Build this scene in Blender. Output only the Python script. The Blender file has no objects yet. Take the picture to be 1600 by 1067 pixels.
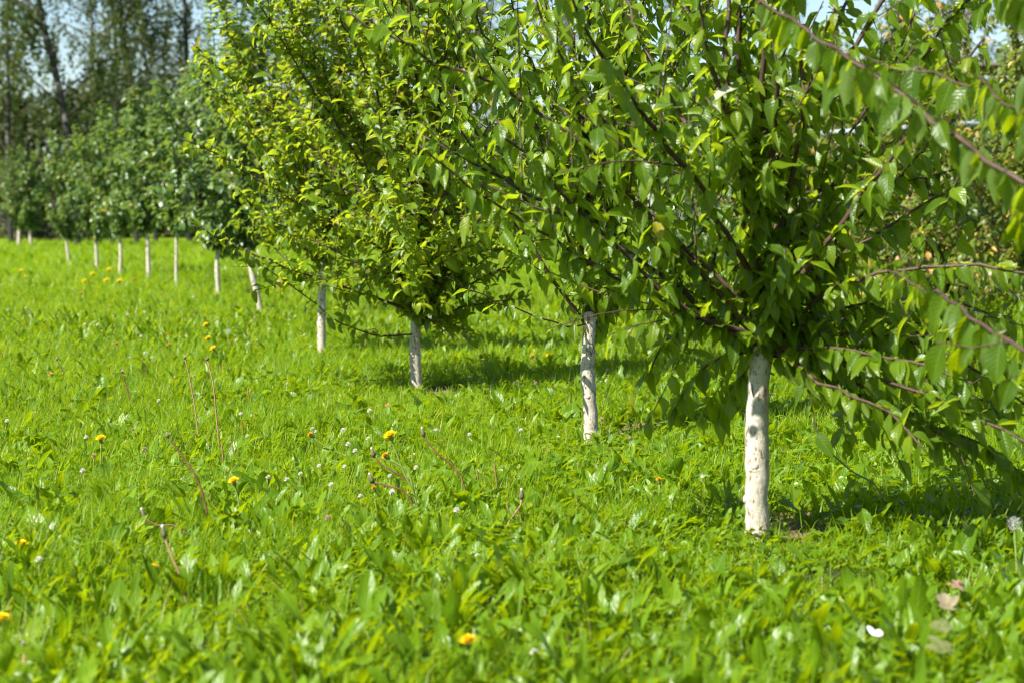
import bpy, math, random
import numpy as np
from mathutils import Vector

random.seed(7)
RNG = np.random.default_rng(11)
sc = bpy.context.scene
COL = sc.collection
R = math.radians

# ------------------------------------------------------------------ camera model
F = 85 / 36 * 1600.0
CAM_Z = 0.86
PITCH = math.atan(193.0 / F)
cp, sp_ = math.cos(PITCH), math.sin(PITCH)


def ray(u, v):
    a, b = (u - 800) / F, (533.5 - v) / F
    return np.array([a, cp + b * sp_, -sp_ + b * cp])


def at(u, v, y):
    d = ray(u, v)
    return np.array([0, 0, CAM_Z]) + d * (y / d[1])


def smooth(a, b, x):
    t = np.clip((x - a) / (b - a), 0, 1)
    return t * t * (3 - 2 * t)


def hgt(x, y):
    """height of the ground"""
    x = np.asarray(x, float); y = np.asarray(y, float)
    h = 0.018 * np.sin(1.7 * x + 0.6 * y + .4) * np.sin(0.9 * y - 0.5 * x) + 0.012 * np.sin(3.1 * x - 2.2 * y)
    h = h + 0.42 * smooth(1.6, 4.6, x - 0.02 * y) * smooth(13, 25, y)
    return h


def on_ground(u, v, lift=0.0):
    d = ray(u, v)
    z = 0.0
    for _ in range(6):
        t = (z + lift - CAM_Z) / d[2]
        z = float(hgt(d[0] * t, d[1] * t))
    return np.array([d[0] * t, d[1] * t, z])


SUN_AZ, SUN_EL = R(232), R(46)      # clockwise from +Y
SUN = np.array([math.sin(SUN_AZ) * math.cos(SUN_EL), math.cos(SUN_AZ) * math.cos(SUN_EL), math.sin(SUN_EL)])


# ------------------------------------------------------------------ nodes
class NT:
    def __init__(s, name):
        m = bpy.data.materials.new(name); m.use_nodes = True
        s.m = m; s.t = m.node_tree; s.t.nodes.clear()
        s.out = s.t.nodes.new('ShaderNodeOutputMaterial')

    def n(s, kind, **kw):
        nd = s.t.nodes.new('ShaderNode' + kind)
        for k, v in kw.items():
            setattr(nd, k, v)
        return nd

    def l(s, a, b):
        s.t.links.new(a, b)

    def math(s, op, a, b=0.0, c=None):
        nd = s.n('Math', operation=op)
        for i, v in enumerate((a, b, c)):
            if v is None: continue
            if isinstance(v, (int, float)): nd.inputs[i].default_value = v
            else: s.l(v, nd.inputs[i])
        return nd.outputs[0]

    def ramp(s, fac, stops, interp='LINEAR'):
        nd = s.n('ValToRGB'); cr = nd.color_ramp; cr.interpolation = interp
        while len(cr.elements) < len(stops): cr.elements.new(0.5)
        for e, (p, c) in zip(cr.elements, stops):
            e.position = p; e.color = (*c, 1)
        s.l(fac, nd.inputs[0])
        return nd.outputs[0]

    def noise(s, scale, detail=3, rough=.55, vec=None, dims='3D'):
        nd = s.n('TexNoise'); nd.inputs['Scale'].default_value = scale
        nd.inputs['Detail'].default_value = detail; nd.inputs['Roughness'].default_value = rough
        if vec is not None: s.l(vec, nd.inputs['Vector'])
        return nd.outputs['Fac']

    def mix(s, fac, a, b, blend='MIX'):
        nd = s.n('Mix', data_type='RGBA', blend_type=blend)
        for sock, v in ((nd.inputs[0], fac), (nd.inputs[6], a), (nd.inputs[7], b)):
            if isinstance(v, (int, float)): sock.default_value = v
            elif isinstance(v, tuple): sock.default_value = (*v, 1)
            else: s.l(v, sock)
        return nd.outputs[2]


def leaf_mat(name, stops, trans=.4, tcol=(.34, .46, .03), rough=.42, spec=.5, veins=0.0, under=None, coat=0.0):
    """leaf sheet: colour picked per leaf (attribute var.r), midrib and side veins, light passing through"""
    k = NT(name)
    at_ = k.n('Attribute', attribute_name='var')
    sx = k.n('SeparateColor'); k.l(at_.outputs['Color'], sx.inputs[0])
    rnd, v, u = sx.outputs[0], sx.outputs[1], sx.outputs[2]      # per leaf, along 0..1, across 0..1 (0.5 midrib)
    col = k.ramp(rnd, stops)
    geo = k.n('NewGeometry')
    ua = k.math('MULTIPLY', k.math('ABSOLUTE', k.math('SUBTRACT', u, .5)), 2.0)
    nz = k.noise(55, 2)
    col = k.mix(k.math('MULTIPLY', nz, .35), col, k.mix(.5, col, (.05, .10, .012)))
    if veins:
        rib = k.math('SMOOTH_MIN', k.math('MULTIPLY', ua, 9.0), 1.0, .2)
        rib = k.math('SUBTRACT', 1.0, k.math('MINIMUM', rib, 1.0))
        col = k.mix(k.math('MULTIPLY', rib, .45), col, (.22, .30, .06))
    if under:
        col = k.mix(k.math('MULTIPLY', geo.outputs['Backfacing'], .75), col, under)
    p = k.n('BsdfPrincipled')
    k.l(col, p.inputs['Base Color'])
    p.inputs['Roughness'].default_value = rough
    p.inputs['Specular IOR Level'].default_value = spec
    if coat:
        p.inputs['Coat Weight'].default_value = coat
        p.inputs['Coat Roughness'].default_value = .28
    tr = k.n('BsdfTranslucent')
    tc = k.mix(1.0, k.mix(.45, col, tcol), (1.0, 1.0, 1.0), 'MULTIPLY')
    k.l(k.mix(.55, tc, tcol), tr.inputs['Color'])
    if veins:
        w = k.math('SINE', k.math('MULTIPLY', k.math('SUBTRACT', v, k.math('MULTIPLY', ua, .22)), 50.0))
        hb = k.math('ADD', k.math('MULTIPLY', w, .22), k.math('MINIMUM', k.math('MULTIPLY', ua, 5.0), 1.0))
        hb = k.math('ADD', hb, k.math('MULTIPLY', k.noise(160, 2), .5))
        b = k.n('Bump'); b.inputs['Strength'].default_value = veins
        b.inputs['Distance'].default_value = .0022
        k.l(hb, b.inputs['Height']); k.l(b.outputs[0], p.inputs['Normal']); k.l(b.outputs[0], tr.inputs['Normal'])
    ms = k.n('MixShader'); ms.inputs[0].default_value = trans
    k.l(p.outputs[0], ms.inputs[1]); k.l(tr.outputs[0], ms.inputs[2]); k.l(ms.outputs[0], k.out.inputs[0])
    return k.m


def plain_mat(name, a, b, scale=30, rough=.7, spec=.3, bump=.3, dist=.002, trans=0, stretch=None):
    k = NT(name)
    tc = k.n('TexCoord')
    vec = tc.outputs['Object']
    if stretch:
        mp = k.n('Mapping'); mp.inputs['Scale'].default_value = stretch; k.l(vec, mp.inputs[0]); vec = mp.outputs[0]
    nz = k.noise(scale, 4, .6, vec)
    col = k.ramp(nz, [(.3, a), (.7, b)])
    p = k.n('BsdfPrincipled'); k.l(col, p.inputs['Base Color'])
    p.inputs['Roughness'].default_value = rough; p.inputs['Specular IOR Level'].default_value = spec
    bp = k.n('Bump'); bp.inputs['Strength'].default_value = bump; bp.inputs['Distance'].default_value = dist
    k.l(nz, bp.inputs['Height']); k.l(bp.outputs[0], p.inputs['Normal'])
    if trans:
        tr = k.n('BsdfTranslucent'); k.l(col, tr.inputs['Color'])
        ms = k.n('MixShader'); ms.inputs[0].default_value = trans
        k.l(p.outputs[0], ms.inputs[1]); k.l(tr.outputs[0], ms.inputs[2]); k.l(ms.outputs[0], k.out.inputs[0])
    else:
        k.l(p.outputs[0], k.out.inputs[0])
    return k.m


def whitewash_mat():
    k = NT('whitewashed bark')
    tc = k.n('TexCoord')
    m1 = k.n('Mapping'); m1.inputs['Scale'].default_value = (1, 1, .38); k.l(tc.outputs['Object'], m1.inputs[0])
    m2 = k.n('Mapping'); m2.inputs['Scale'].default_value = (1, 1, 3.2); k.l(tc.outputs['Object'], m2.inputs[0])
    n1 = k.noise(85, 7, .7, m1.outputs[0])
    n2 = k.noise(26, 3, .6, m2.outputs[0])
    n3 = k.noise(9, 3, .6, tc.outputs['Object'])
    lime = k.ramp(n3, [(.3, (.40, .355, .28)), (.7, (.56, .51, .42))])
    crack = k.ramp(k.math('ADD', n1, k.math('MULTIPLY', k.math('SUBTRACT', n3, .5), .35)), [(.54, (0, 0, 0)), (.61, (1, 1, 1))])
    lent = k.ramp(n2, [(.60, (0, 0, 0)), (.68, (1, 1, 1))])
    peel = k.mix(1.0, crack, k.mix(.45, (0, 0, 0), lent), 'ADD')
    col = k.mix(peel, lime, k.mix(n3, (.10, .065, .04), (.22, .15, .10)))
    p = k.n('BsdfPrincipled'); k.l(col, p.inputs['Base Color'])
    p.inputs['Roughness'].default_value = .88; p.inputs['Specular IOR Level'].default_value = .2
    bp = k.n('Bump'); bp.inputs['Strength'].default_value = .8; bp.inputs['Distance'].default_value = .006
    hh = k.math('ADD', k.math('MULTIPLY', n1, -1.0), k.math('MULTIPLY', n2, .3))
    k.l(hh, bp.inputs['Height']); k.l(bp.outputs[0], p.inputs['Normal'])
    k.l(p.outputs[0], k.out.inputs[0])
    return k.m


def ground_mat():
    k = NT('turf and soil')
    tc = k.n('TexCoord'); v = tc.outputs['Object']
    n1 = k.noise(3.0, 6, .7, v); n2 = k.noise(38, 4, .6, v)
    c = k.ramp(n1, [(.30, (.022, .038, .006)), (.55, (.036, .06, .008)), (.75, (.06, .05, .02))])
    c = k.mix(k.math('MULTIPLY', n2, .6), c, (.035, .03, .015))
    sp = k.n('SeparateXYZ'); k.l(v, sp.inputs[0])
    far = k.n('MapRange'); far.inputs['From Min'].default_value = 14; far.inputs['From Max'].default_value = 40
    k.l(sp.outputs[1], far.inputs['Value'])
    n3 = k.noise(.7, 6, .7, v)
    fc = k.ramp(n3, [(.3, (.12, .20, .006)), (.7, (.19, .27, .008))])
    c = k.mix(far.outputs[0], c, fc)
    p = k.n('BsdfPrincipled'); k.l(c, p.inputs['Base Color']); p.inputs['Roughness'].default_value = .95
    p.inputs['Specular IOR Level'].default_value = .1
    bp = k.n('Bump'); bp.inputs['Distance'].default_value = .03; bp.inputs['Strength'].default_value = .8
    k.l(n2, bp.inputs['Height']); k.l(bp.outputs[0], p.inputs['Normal'])
    k.l(p.outputs[0], k.out.inputs[0])
    return k.m


M = {}
# near trees: mid green hanging leaves
M['leaf_plum'] = leaf_mat('plum leaf', [(0, (.040, .092, .005)), (.45, (.080, .150, .006)), (.85, (.130, .205, .007)), (.985, (.19, .23, .012)), (1, (.40, .30, .03))],
                          trans=.47, tcol=(.62, .78, .004), rough=.33, spec=.34, veins=.32, under=(.13, .20, .05))
# golden green arching leaves
M['leaf_gold'] = leaf_mat('golden green leaf', [(0, (.042, .098, .005)), (.4, (.092, .168, .006)), (.85, (.158, .222, .008)), (.96, (.30, .26, .012)), (1, (.42, .20, .03))],
                          trans=.47, tcol=(.63, .75, .004), rough=.34, spec=.34, veins=.3, under=(.20, .25, .07))
# far apple trees: cooler green
M['leaf_apple'] = leaf_mat('apple leaf', [(0, (.022, .058, .014)), (.5, (.066, .126, .030)), (.86, (.14, .21, .056)), (.95, (.20, .22, .02)), (1, (.38, .19, .04))],
                           trans=.34, tcol=(.36, .52, .02), rough=.34, spec=.45, under=(.18, .24, .13))
M['leaf_yellowing'] = leaf_mat('yellowing leaf', [(0, (.06, .10, .010)), (.5, (.11, .165, .012)), (.78, (.17, .20, .015)), (.86, (.44, .32, .03)), (1, (.50, .22, .08))],
                               trans=.38, tcol=(.44, .46, .02), rough=.40, spec=.5, under=(.18, .22, .1))
M['leaf_dry'] = leaf_mat('dry leaf', [(0, (.30, .25, .14)), (.5, (.40, .33, .21)), (1, (.42, .24, .17))], trans=.25, tcol=(.45, .35, .2), rough=.75, spec=.2, veins=.4)
M['leaf_mottled'] = leaf_mat('mottled dead leaf', [(0, (.16, .19, .06)), (.5, (.24, .24, .10)), (1, (.30, .20, .13))], trans=.3, tcol=(.35, .35, .1), rough=.7, spec=.2, veins=.4)
M['leaf_pale'] = leaf_mat('pale turned leaf', [(0, (.42, .42, .28)), (1, (.50, .47, .34))], trans=.25, tcol=(.45, .42, .25), rough=.7, spec=.2, veins=.4)
M['leaf_birch'] = leaf_mat('birch leaf', [(0, (.030, .050, .014)), (.6, (.055, .080, .020)), (.93, (.08, .10, .012)), (1, (.20, .14, .02))],
                           trans=.28, tcol=(.18, .22, .012), rough=.45, spec=.35)
M['leaf_forest'] = leaf_mat('woodland leaf', [(0, (.016, .026, .007)), (.6, (.030, .042, .010)), (1, (.06, .065, .012))], trans=.2, tcol=(.10, .12, .012), rough=.6, spec=.25)
M['leaf_grey'] = leaf_mat('grey shrub leaf', [(0, (.07, .07, .045)), (.6, (.12, .115, .08)), (1, (.17, .12, .07))], trans=.2, tcol=(.2, .18, .1), rough=.7, spec=.2)
M['grass'] = leaf_mat('grass blade', [(0, (.095, .180, .003)), (.5, (.132, .250, .004)), (.93, (.22, .31, .006)), (1, (.36, .30, .10))],
                      trans=.40, tcol=(.62, .82, .002), rough=.40, spec=.20)
M['dandelion_leaf'] = leaf_mat('dandelion leaf', [(0, (.076, .145, .003)), (.5, (.112, .215, .004)), (.95, (.19, .28, .006)), (1, (.24, .24, .02))],
                               trans=.36, tcol=(.63, .80, .002), rough=.34, spec=.26, veins=.3)
M['clover_leaf'] = leaf_mat('clover leaf', [(0, (.080, .160, .004)), (.6, (.130, .225, .006)), (1, (.19, .27, .01))],
                            trans=.38, tcol=(.60, .80, .003), rough=.32, spec=.28)
M['broad_leaf'] = leaf_mat('broad weed leaf', [(0, (.058, .125, .004)), (.6, (.098, .185, .006)), (1, (.15, .24, .008))],
                           trans=.36, tcol=(.56, .76, .003), rough=.30, spec=.28, veins=.5)
M['whitewash'] = whitewash_mat()
M['bark'] = plain_mat('red brown bark', (.038, .021, .016), (.10, .054, .040), 40, .6, .4, .5, .003, stretch=(1, 1, .5))
M['dark_bark'] = plain_mat('dark bark', (.03, .022, .016), (.075, .055, .042), 30, .85, .2, .8, .006, stretch=(1, 1, .4))
M['ground'] = ground_mat()
M['soil'] = plain_mat('crumbly soil', (.08, .05, .03), (.24, .16, .10), 60, .95, .1, 1.0, .01)


def birch_bark():
    k = NT('birch bark'); tc = k.n('TexCoord')
    m1 = k.n('Mapping'); m1.inputs['Scale'].default_value = (1, 1, .8); k.l(tc.outputs['Object'], m1.inputs[0])
    n = k.noise(1.3, 5, .7, m1.outputs[0])
    c = k.ramp(n, [(.54, (.022, .019, .016)), (.66, (.30, .28, .255))])
    p = k.n('BsdfPrincipled'); k.l(c, p.inputs['Base Color']); p.inputs['Roughness'].default_value = .8
    k.l(p.outputs[0], k.out.inputs[0]); return k.m


M['birch'] = birch_bark()
M['petal'] = plain_mat('dandelion petal', (.80, .56, .003), (.88, .68, .005), 200, .6, .2, .2, .001, trans=.3)
M['petal_old'] = plain_mat('closing petal', (.60, .28, .008), (.72, .40, .012), 200, .6, .2, .2, .001, trans=.2)
M['stem_green'] = plain_mat('green stem', (.16, .24, .04), (.25, .32, .07), 60, .5, .4, .1, trans=.15)
M['stem_red'] = plain_mat('reddish stem', (.10, .032, .018), (.21, .09, .045), 40, .5, .4, .1)
M['stem_pale'] = plain_mat('pinkish dry stem', (.24, .12, .07), (.36, .21, .12), 40, .6, .3, .1)
M['bud'] = plain_mat('closed seed head', (.07, .10, .03), (.17, .13, .08), 200, .7, .2, .4)
M['tuft'] = plain_mat('white seed tuft', (.62, .56, .52), (.75, .70, .66), 300, .9, .1, .3, trans=.3)
M['puff'] = plain_mat('grey seed fluff', (.55, .55, .52), (.7, .7, .67), 300, .9, .1, .3, trans=.45)
M['clover_white'] = plain_mat('clover floret', (.72, .68, .62), (.82, .80, .74), 300, .7, .2, .2, trans=.2)
M['clover_pink'] = plain_mat('fading clover floret', (.50, .30, .22), (.66, .48, .40), 300, .7, .2, .2, trans=.2)
M['spike'] = plain_mat('plantain spike', (.14, .09, .03), (.28, .19, .06), 200, .8, .2, .4)
M['white_wing'] = plain_mat('white wing', (.80, .80, .78), (.86, .86, .84), 80, .6, .3, .1, trans=.2)
M['body_dark'] = plain_mat('dark insect body', (.02, .015, .012), (.05, .035, .03), 300, .7, .3, .3)
M['metal'] = plain_mat('galvanised pipe', (.26, .29, .32), (.36, .39, .42), 12, .6, .3, .1)
M['timber'] = plain_mat('weathered timber', (.11, .085, .07), (.20, .155, .13), 5, .85, .2, .4, .004, stretch=(.2, 1, 3))


def wing_mat():
    k = NT('orange wing'); at_ = k.n('Attribute', attribute_name='var')
    sx = k.n('SeparateColor'); k.l(at_.outputs['Color'], sx.inputs[0])
    nz = k.noise(260, 2)
    e = k.math('ADD', sx.outputs[1], k.math('MULTIPLY', k.math('SUBTRACT', nz, .5), .5))
    c = k.ramp(e, [(0, (.09, .03, .015)), (.25, (.60, .14, .01)), (.62, (.68, .22, .012)), (.74, (.03, .015, .01)), (1, (.02, .012, .01))])
    p = k.n('BsdfPrincipled'); k.l(c, p.inputs['Base Color']); p.inputs['Roughness'].default_value = .7
    k.l(p.outputs[0], k.out.inputs[0]); return k.m


M['orange_wing'] = wing_mat()


# ------------------------------------------------------------------ objects
def tag(o, label=None, cat=None, group=None, kind=None):
    if label: o['label'] = label
    if cat: o['category'] = cat
    if group: o['group'] = group
    if kind: o['kind'] = kind
    return o


def empty(name, loc):
    o = bpy.data.objects.new(name, None); COL.objects.link(o)
    o.empty_display_size = .05
    o.location = Vector([float(v) for v in loc]); return o


class MB:
    """collects vertices and quads, links them as one mesh object"""
    def __init__(s):
        s.v, s.f, s.a, s.n = [], [], [], 0

    def add(s, v, f, a=None):
        v = np.asarray(v, np.float32).reshape(-1, 3)
        f = np.asarray(f, np.int64).reshape(-1, 4)
        if a is None: a = np.full((len(v), 3), .5, np.float32)
        s.v.append(v); s.f.append(f + s.n); s.a.append(np.asarray(a, np.float32)); s.n += len(v)
        return s

    def build(s, name, mat, parent=None, offset=None, smooth=True):
        v = np.concatenate(s.v); f = np.concatenate(s.f); a = np.concatenate(s.a)
        if offset is not None: v = v - np.asarray(offset, np.float32)
        me = bpy.data.meshes.new(name)
        me.vertices.add(len(v)); me.vertices.foreach_set('co', v.astype(np.float32).ravel())
        tri = f[:, 2] == f[:, 3]
        if tri.any():
            cnt = np.where(tri, 3, 4)
            starts = np.concatenate([[0], np.cumsum(cnt)[:-1]])
            mask = np.ones(f.shape, bool); mask[tri, 3] = False
            idx = f[mask]
        else:
            starts = np.arange(len(f)) * 4; idx = f.ravel()
        me.loops.add(len(idx)); me.loops.foreach_set('vertex_index', idx.astype(np.int32))
        me.polygons.add(len(f)); me.polygons.foreach_set('loop_start', starts.astype(np.int32))
        me.polygons.foreach_set('use_smooth', np.full(len(f), smooth))
        at_ = me.attributes.new('var', 'FLOAT_COLOR', 'POINT')
        at_.data.foreach_set('color', np.concatenate([a, np.ones((len(a), 1), np.float32)], 1).astype(np.float32).ravel())
        me.update(calc_edges=True)
        me.materials.append(mat)
        o = bpy.data.objects.new(name, me); COL.objects.link(o)
        if parent is not None: o.parent = parent
        return o


def norm(a):
    return a / np.maximum(np.linalg.norm(a, axis=-1, keepdims=True), 1e-9)


def tube(mb, P, rad, k=6, cap=True, rough=0.0, rng=None):
    P = np.asarray(P, float); n = len(P)
    rad = np.broadcast_to(np.asarray(rad, float), (n,))
    T = norm(np.gradient(P, axis=0))
    ref = np.array([1., .13, .07]) if abs(T[0][0]) < .8 else np.array([.1, 1., .05])
    A = norm(np.cross(T, ref)); B = np.cross(T, A)
    th = np.arange(k) * 2 * math.pi / k
    rr = rad[:, None] * np.ones((n, k))
    if rough and rng is not None:
        rr = rr * (1 + rough * rng.normal(size=(n, k)))
    V = P[:, None, :] + rr[..., None] * (np.cos(th)[None, :, None] * A[:, None, :] + np.sin(th)[None, :, None] * B[:, None, :])
    i = np.arange(n - 1)[:, None] * k; j = np.arange(k)[None, :]; j2 = (j + 1) % k
    Fq = np.stack([i + j, i + j2, i + k + j2, i + k + j], -1).reshape(-1, 4)
    v = V.reshape(-1, 3)
    if cap:
        v = np.concatenate([v, P[-1:] + T[-1:] * rad[-1] * .6]); c = n * k
        b = (n - 1) * k
        capf = np.stack([b + np.arange(k), b + (np.arange(k) + 1) % k, np.full(k, c), np.full(k, c)], -1)
        Fq = np.concatenate([Fq, capf])
    mb.add(v, Fq)


def lathe(mb, origin, axis, prof, k=10):
    """prof: list of (distance along axis, radius)"""
    axis = np.asarray(axis, float) / np.linalg.norm(axis)
    P = np.array([np.asarray(origin) + axis * d for d, r in prof])
    A = norm(np.cross(axis, [.31, .9, .2])); B = np.cross(axis, A)
    th = np.arange(k) * 2 * math.pi / k
    rr = np.array([r for d, r in prof])
    V = P[:, None] + rr[:, None, None] * (np.cos(th)[None, :, None] * A + np.sin(th)[None, :, None] * B)
    n = len(prof); i = np.arange(n - 1)[:, None] * k; j = np.arange(k)[None]; j2 = (j + 1) % k
    mb.add(V.reshape(-1, 3), np.stack([i + j, i + j2, i + k + j2, i + k + j], -1).reshape(-1, 4))


def box(mb, a, b):
    x0, y0, z0 = a; x1, y1, z1 = b
    v = [(x0, y0, z0), (x1, y0, z0), (x1, y1, z0), (x0, y1, z0), (x0, y0, z1), (x1, y0, z1), (x1, y1, z1), (x0, y1, z1)]
    f = [(0, 3, 2, 1), (4, 5, 6, 7), (0, 1, 5, 4), (1, 2, 6, 5), (2, 3, 7, 6), (3, 0, 4, 7)]
    mb.add(v, f)


PROF = {
    'plum': lambda t: (np.sin(np.pi * np.clip(t, 0, 1) ** .72) ** .85) * (1 - .35 * t ** 3) + .02,
    'apple': lambda t: (np.sin(np.pi * np.clip(t, 0, 1) ** .85) ** .65) + .02,
    'blade': lambda t: (1 - t ** 1.6) * .96 + .04,
    'dandelion': lambda t: (.18 + .82 * np.sin(np.pi * np.clip(t, 0, 1) ** 1.5) ** .8) * (1 - .38 * (np.sin(t * 17) > .2) * (t < .82)) + .02,
    'broad': lambda t: (np.sin(np.pi * np.clip(t, 0, 1) ** .8) ** .7) * (.95 + .05 * np.sin(t * 40)) + .03,
    'clover': lambda t: np.sin(np.pi * np.clip(t * .86 + .02, 0, 1) ** 1.25) ** .7,
}


def add_leaves(mb, O, D, N, L, W, fold, curl, tint, nu=2, nv=4, prof='plum', petiole=.2, wave=.08, rng=RNG, jag=0.0):
    """n curved, folded leaf sheets; O base, D growth direction, N upper side"""
    n = len(O)
    if n == 0: return
    D = norm(D); N = N - (N * D).sum(1, keepdims=True) * D; N = norm(N)
    S = np.cross(D, N)
    t = np.linspace(0, 1, nv + 1)
    if petiole: t = np.concatenate([[-petiole], t])
    s = np.linspace(-1, 1, nu + 1)
    tp = np.maximum(t, 0)
    w = np.where(t < 0, .035, PROF[prof](tp))
    if petiole: w[1] = .06 if prof != 'broad' else .12
    w[-1] = min(w[-1], .03) if prof not in ('clover',) else w[-1]
    c = np.where(np.abs(curl) < 1e-3, 1e-3, curl)[:, None]
    th = c * tp[None, :]
    y = np.sin(th) / c + np.minimum(t, 0)[None, :]
    z = -(1 - np.cos(th)) / c
    ct, st = np.cos(th), np.sin(th)
    Nt = N[:, None, :] * ct[..., None] + D[:, None, :] * st[..., None]
    base = O[:, None, :] + L[:, None, None] * (y[..., None] * D[:, None, :] + z[..., None] * N[:, None, :])
    wj = np.broadcast_to(w[None, :, None], (n, len(t), len(s))).copy()
    if jag:
        cut = 1 - jag * rng.random((n, len(t), 2)) * (rng.random((n, len(t), 2)) < .6)
        cut[:, :2] = 1; cut[:, -1] = 1
        wj[:, :, 0] *= cut[:, :, 0]; wj[:, :, -1] *= cut[:, :, 1]
    x = s[None, None, :] * wj * W[:, None, None]
    ab = np.abs(s)[None, None, :]
    ph = rng.uniform(0, 6.28, n)
    up = (ab ** 1.25) * np.sin(fold)[:, None, None] * wj * W[:, None, None]
    up = up + wave * W[:, None, None] * np.sin(t[None, :, None] * 9 + ph[:, None, None] + s[None, None, :] * 1.5) * ab ** 2
    x = x * np.cos(fold)[:, None, None]
    V = base[:, :, None, :] + x[..., None] * S[:, None, None, :] + up[..., None] * Nt[:, :, None, :]
    rows, cols = len(t), nu + 1
    q = (np.arange(rows - 1)[:, None] * cols + np.arange(nu)[None, :]).reshape(-1)
    quad = np.stack([q, q + 1, q + cols + 1, q + cols], -1)
    Fq = (np.arange(n)[:, None, None] * rows * cols + quad[None]).reshape(-1, 4)
    A = np.empty((n, rows, cols, 3), np.float32)
    A[..., 0] = np.asarray(tint)[:, None, None]; A[..., 1] = tp[None, :, None]; A[..., 2] = (s * .5 + .5)[None, None, :]
    mb.add(V.reshape(-1, 3), Fq, A.reshape(-1, 3))


# ------------------------------------------------------------------ fruit trees
def resample(P, step):
    P = np.asarray(P, float)
    # Catmull-Rom through the points, then even spacing
    Q = np.concatenate([[2 * P[0] - P[1]], P, [2 * P[-1] - P[-2]]])
    out = []
    for i in range(1, len(Q) - 2):
        for u in np.linspace(0, 1, 9)[:-1]:
            a, b, c, d = Q[i - 1], Q[i], Q[i + 1], Q[i + 2]
            out.append(.5 * ((2 * b) + (c - a) * u + (2 * a - 5 * b + 4 * c - d) * u * u + (3 * b - a - 3 * c + d) * u ** 3))
    out.append(P[-1]); out = np.array(out)
    dl = np.r_[0, np.cumsum(np.linalg.norm(np.diff(out, axis=0), axis=1))]
    m = max(3, int(dl[-1] / step) + 1)
    tt = np.linspace(0, dl[-1], m)
    return np.stack([np.interp(tt, dl, out[:, i]) for i in range(3)], 1), dl[-1]


class Shoots:
    """leaf nodes gathered along wood"""
    def __init__(s): s.p, s.t, s.r = [], [], []

    def along(s, P, f0, f1, spacing, rng, ang0=0.0, per=1):
        seg = np.diff(P, axis=0); ln = np.linalg.norm(seg, axis=1); dl = np.r_[0, np.cumsum(ln)]
        n = int((f1 - f0) * dl[-1] / spacing)
        if n < 1: return
        tt = (f0 + (f1 - f0) * (np.arange(n) + rng.uniform(0, .6, n)) / n) * dl[-1]
        pos = np.stack([np.interp(tt, dl, P[:, i]) for i in range(3)], 1)
        ti = np.clip(np.searchsorted(dl, tt) - 1, 0, len(seg) - 1)
        T = norm(seg[ti])
        A = norm(np.cross(T, [0.13, .21, 1.0])); B = np.cross(T, A)
        for q in range(per):
            an = ang0 + np.arange(n) * 2.3999 + q * 2.2 + rng.uniform(-.4, .4, n)
            rad = np.cos(an)[:, None] * A + np.sin(an)[:, None] * B
            s.p.append(pos + rng.normal(0, .003 * q, pos.shape)); s.t.append(T); s.r.append(rad)


STYLE = {
    'hang': dict(mat='leaf_plum', L=(.070, .105), wl=.265, a=.8, b=.35, c=1.05, fold=(.10, .8), curl=(.05, .85), prof='plum'),
    'droop': dict(mat='leaf_plum', L=(.062, .090), wl=.29, a=.6, b=.3, c=1.7, fold=(.1, .6), curl=(0, .5), prof='plum'),
    'arch': dict(mat='leaf_gold', L=(.058, .085), wl=.30, a=.95, b=.40, c=.15, fold=(.2, .75), curl=(.4, 1.3), prof='plum'),
    'apple': dict(mat='leaf_apple', L=(.070, .100), wl=.33, a=.95, b=.30, c=.20, fold=(.15, .7), curl=(.2, .9), prof='apple'),
    'yellowing': dict(mat='leaf_yellowing', L=(.065, .095), wl=.29, a=.85, b=.35, c=.45, fold=(.15, .7), curl=(.2, .9), prof='plum'),
}


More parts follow.
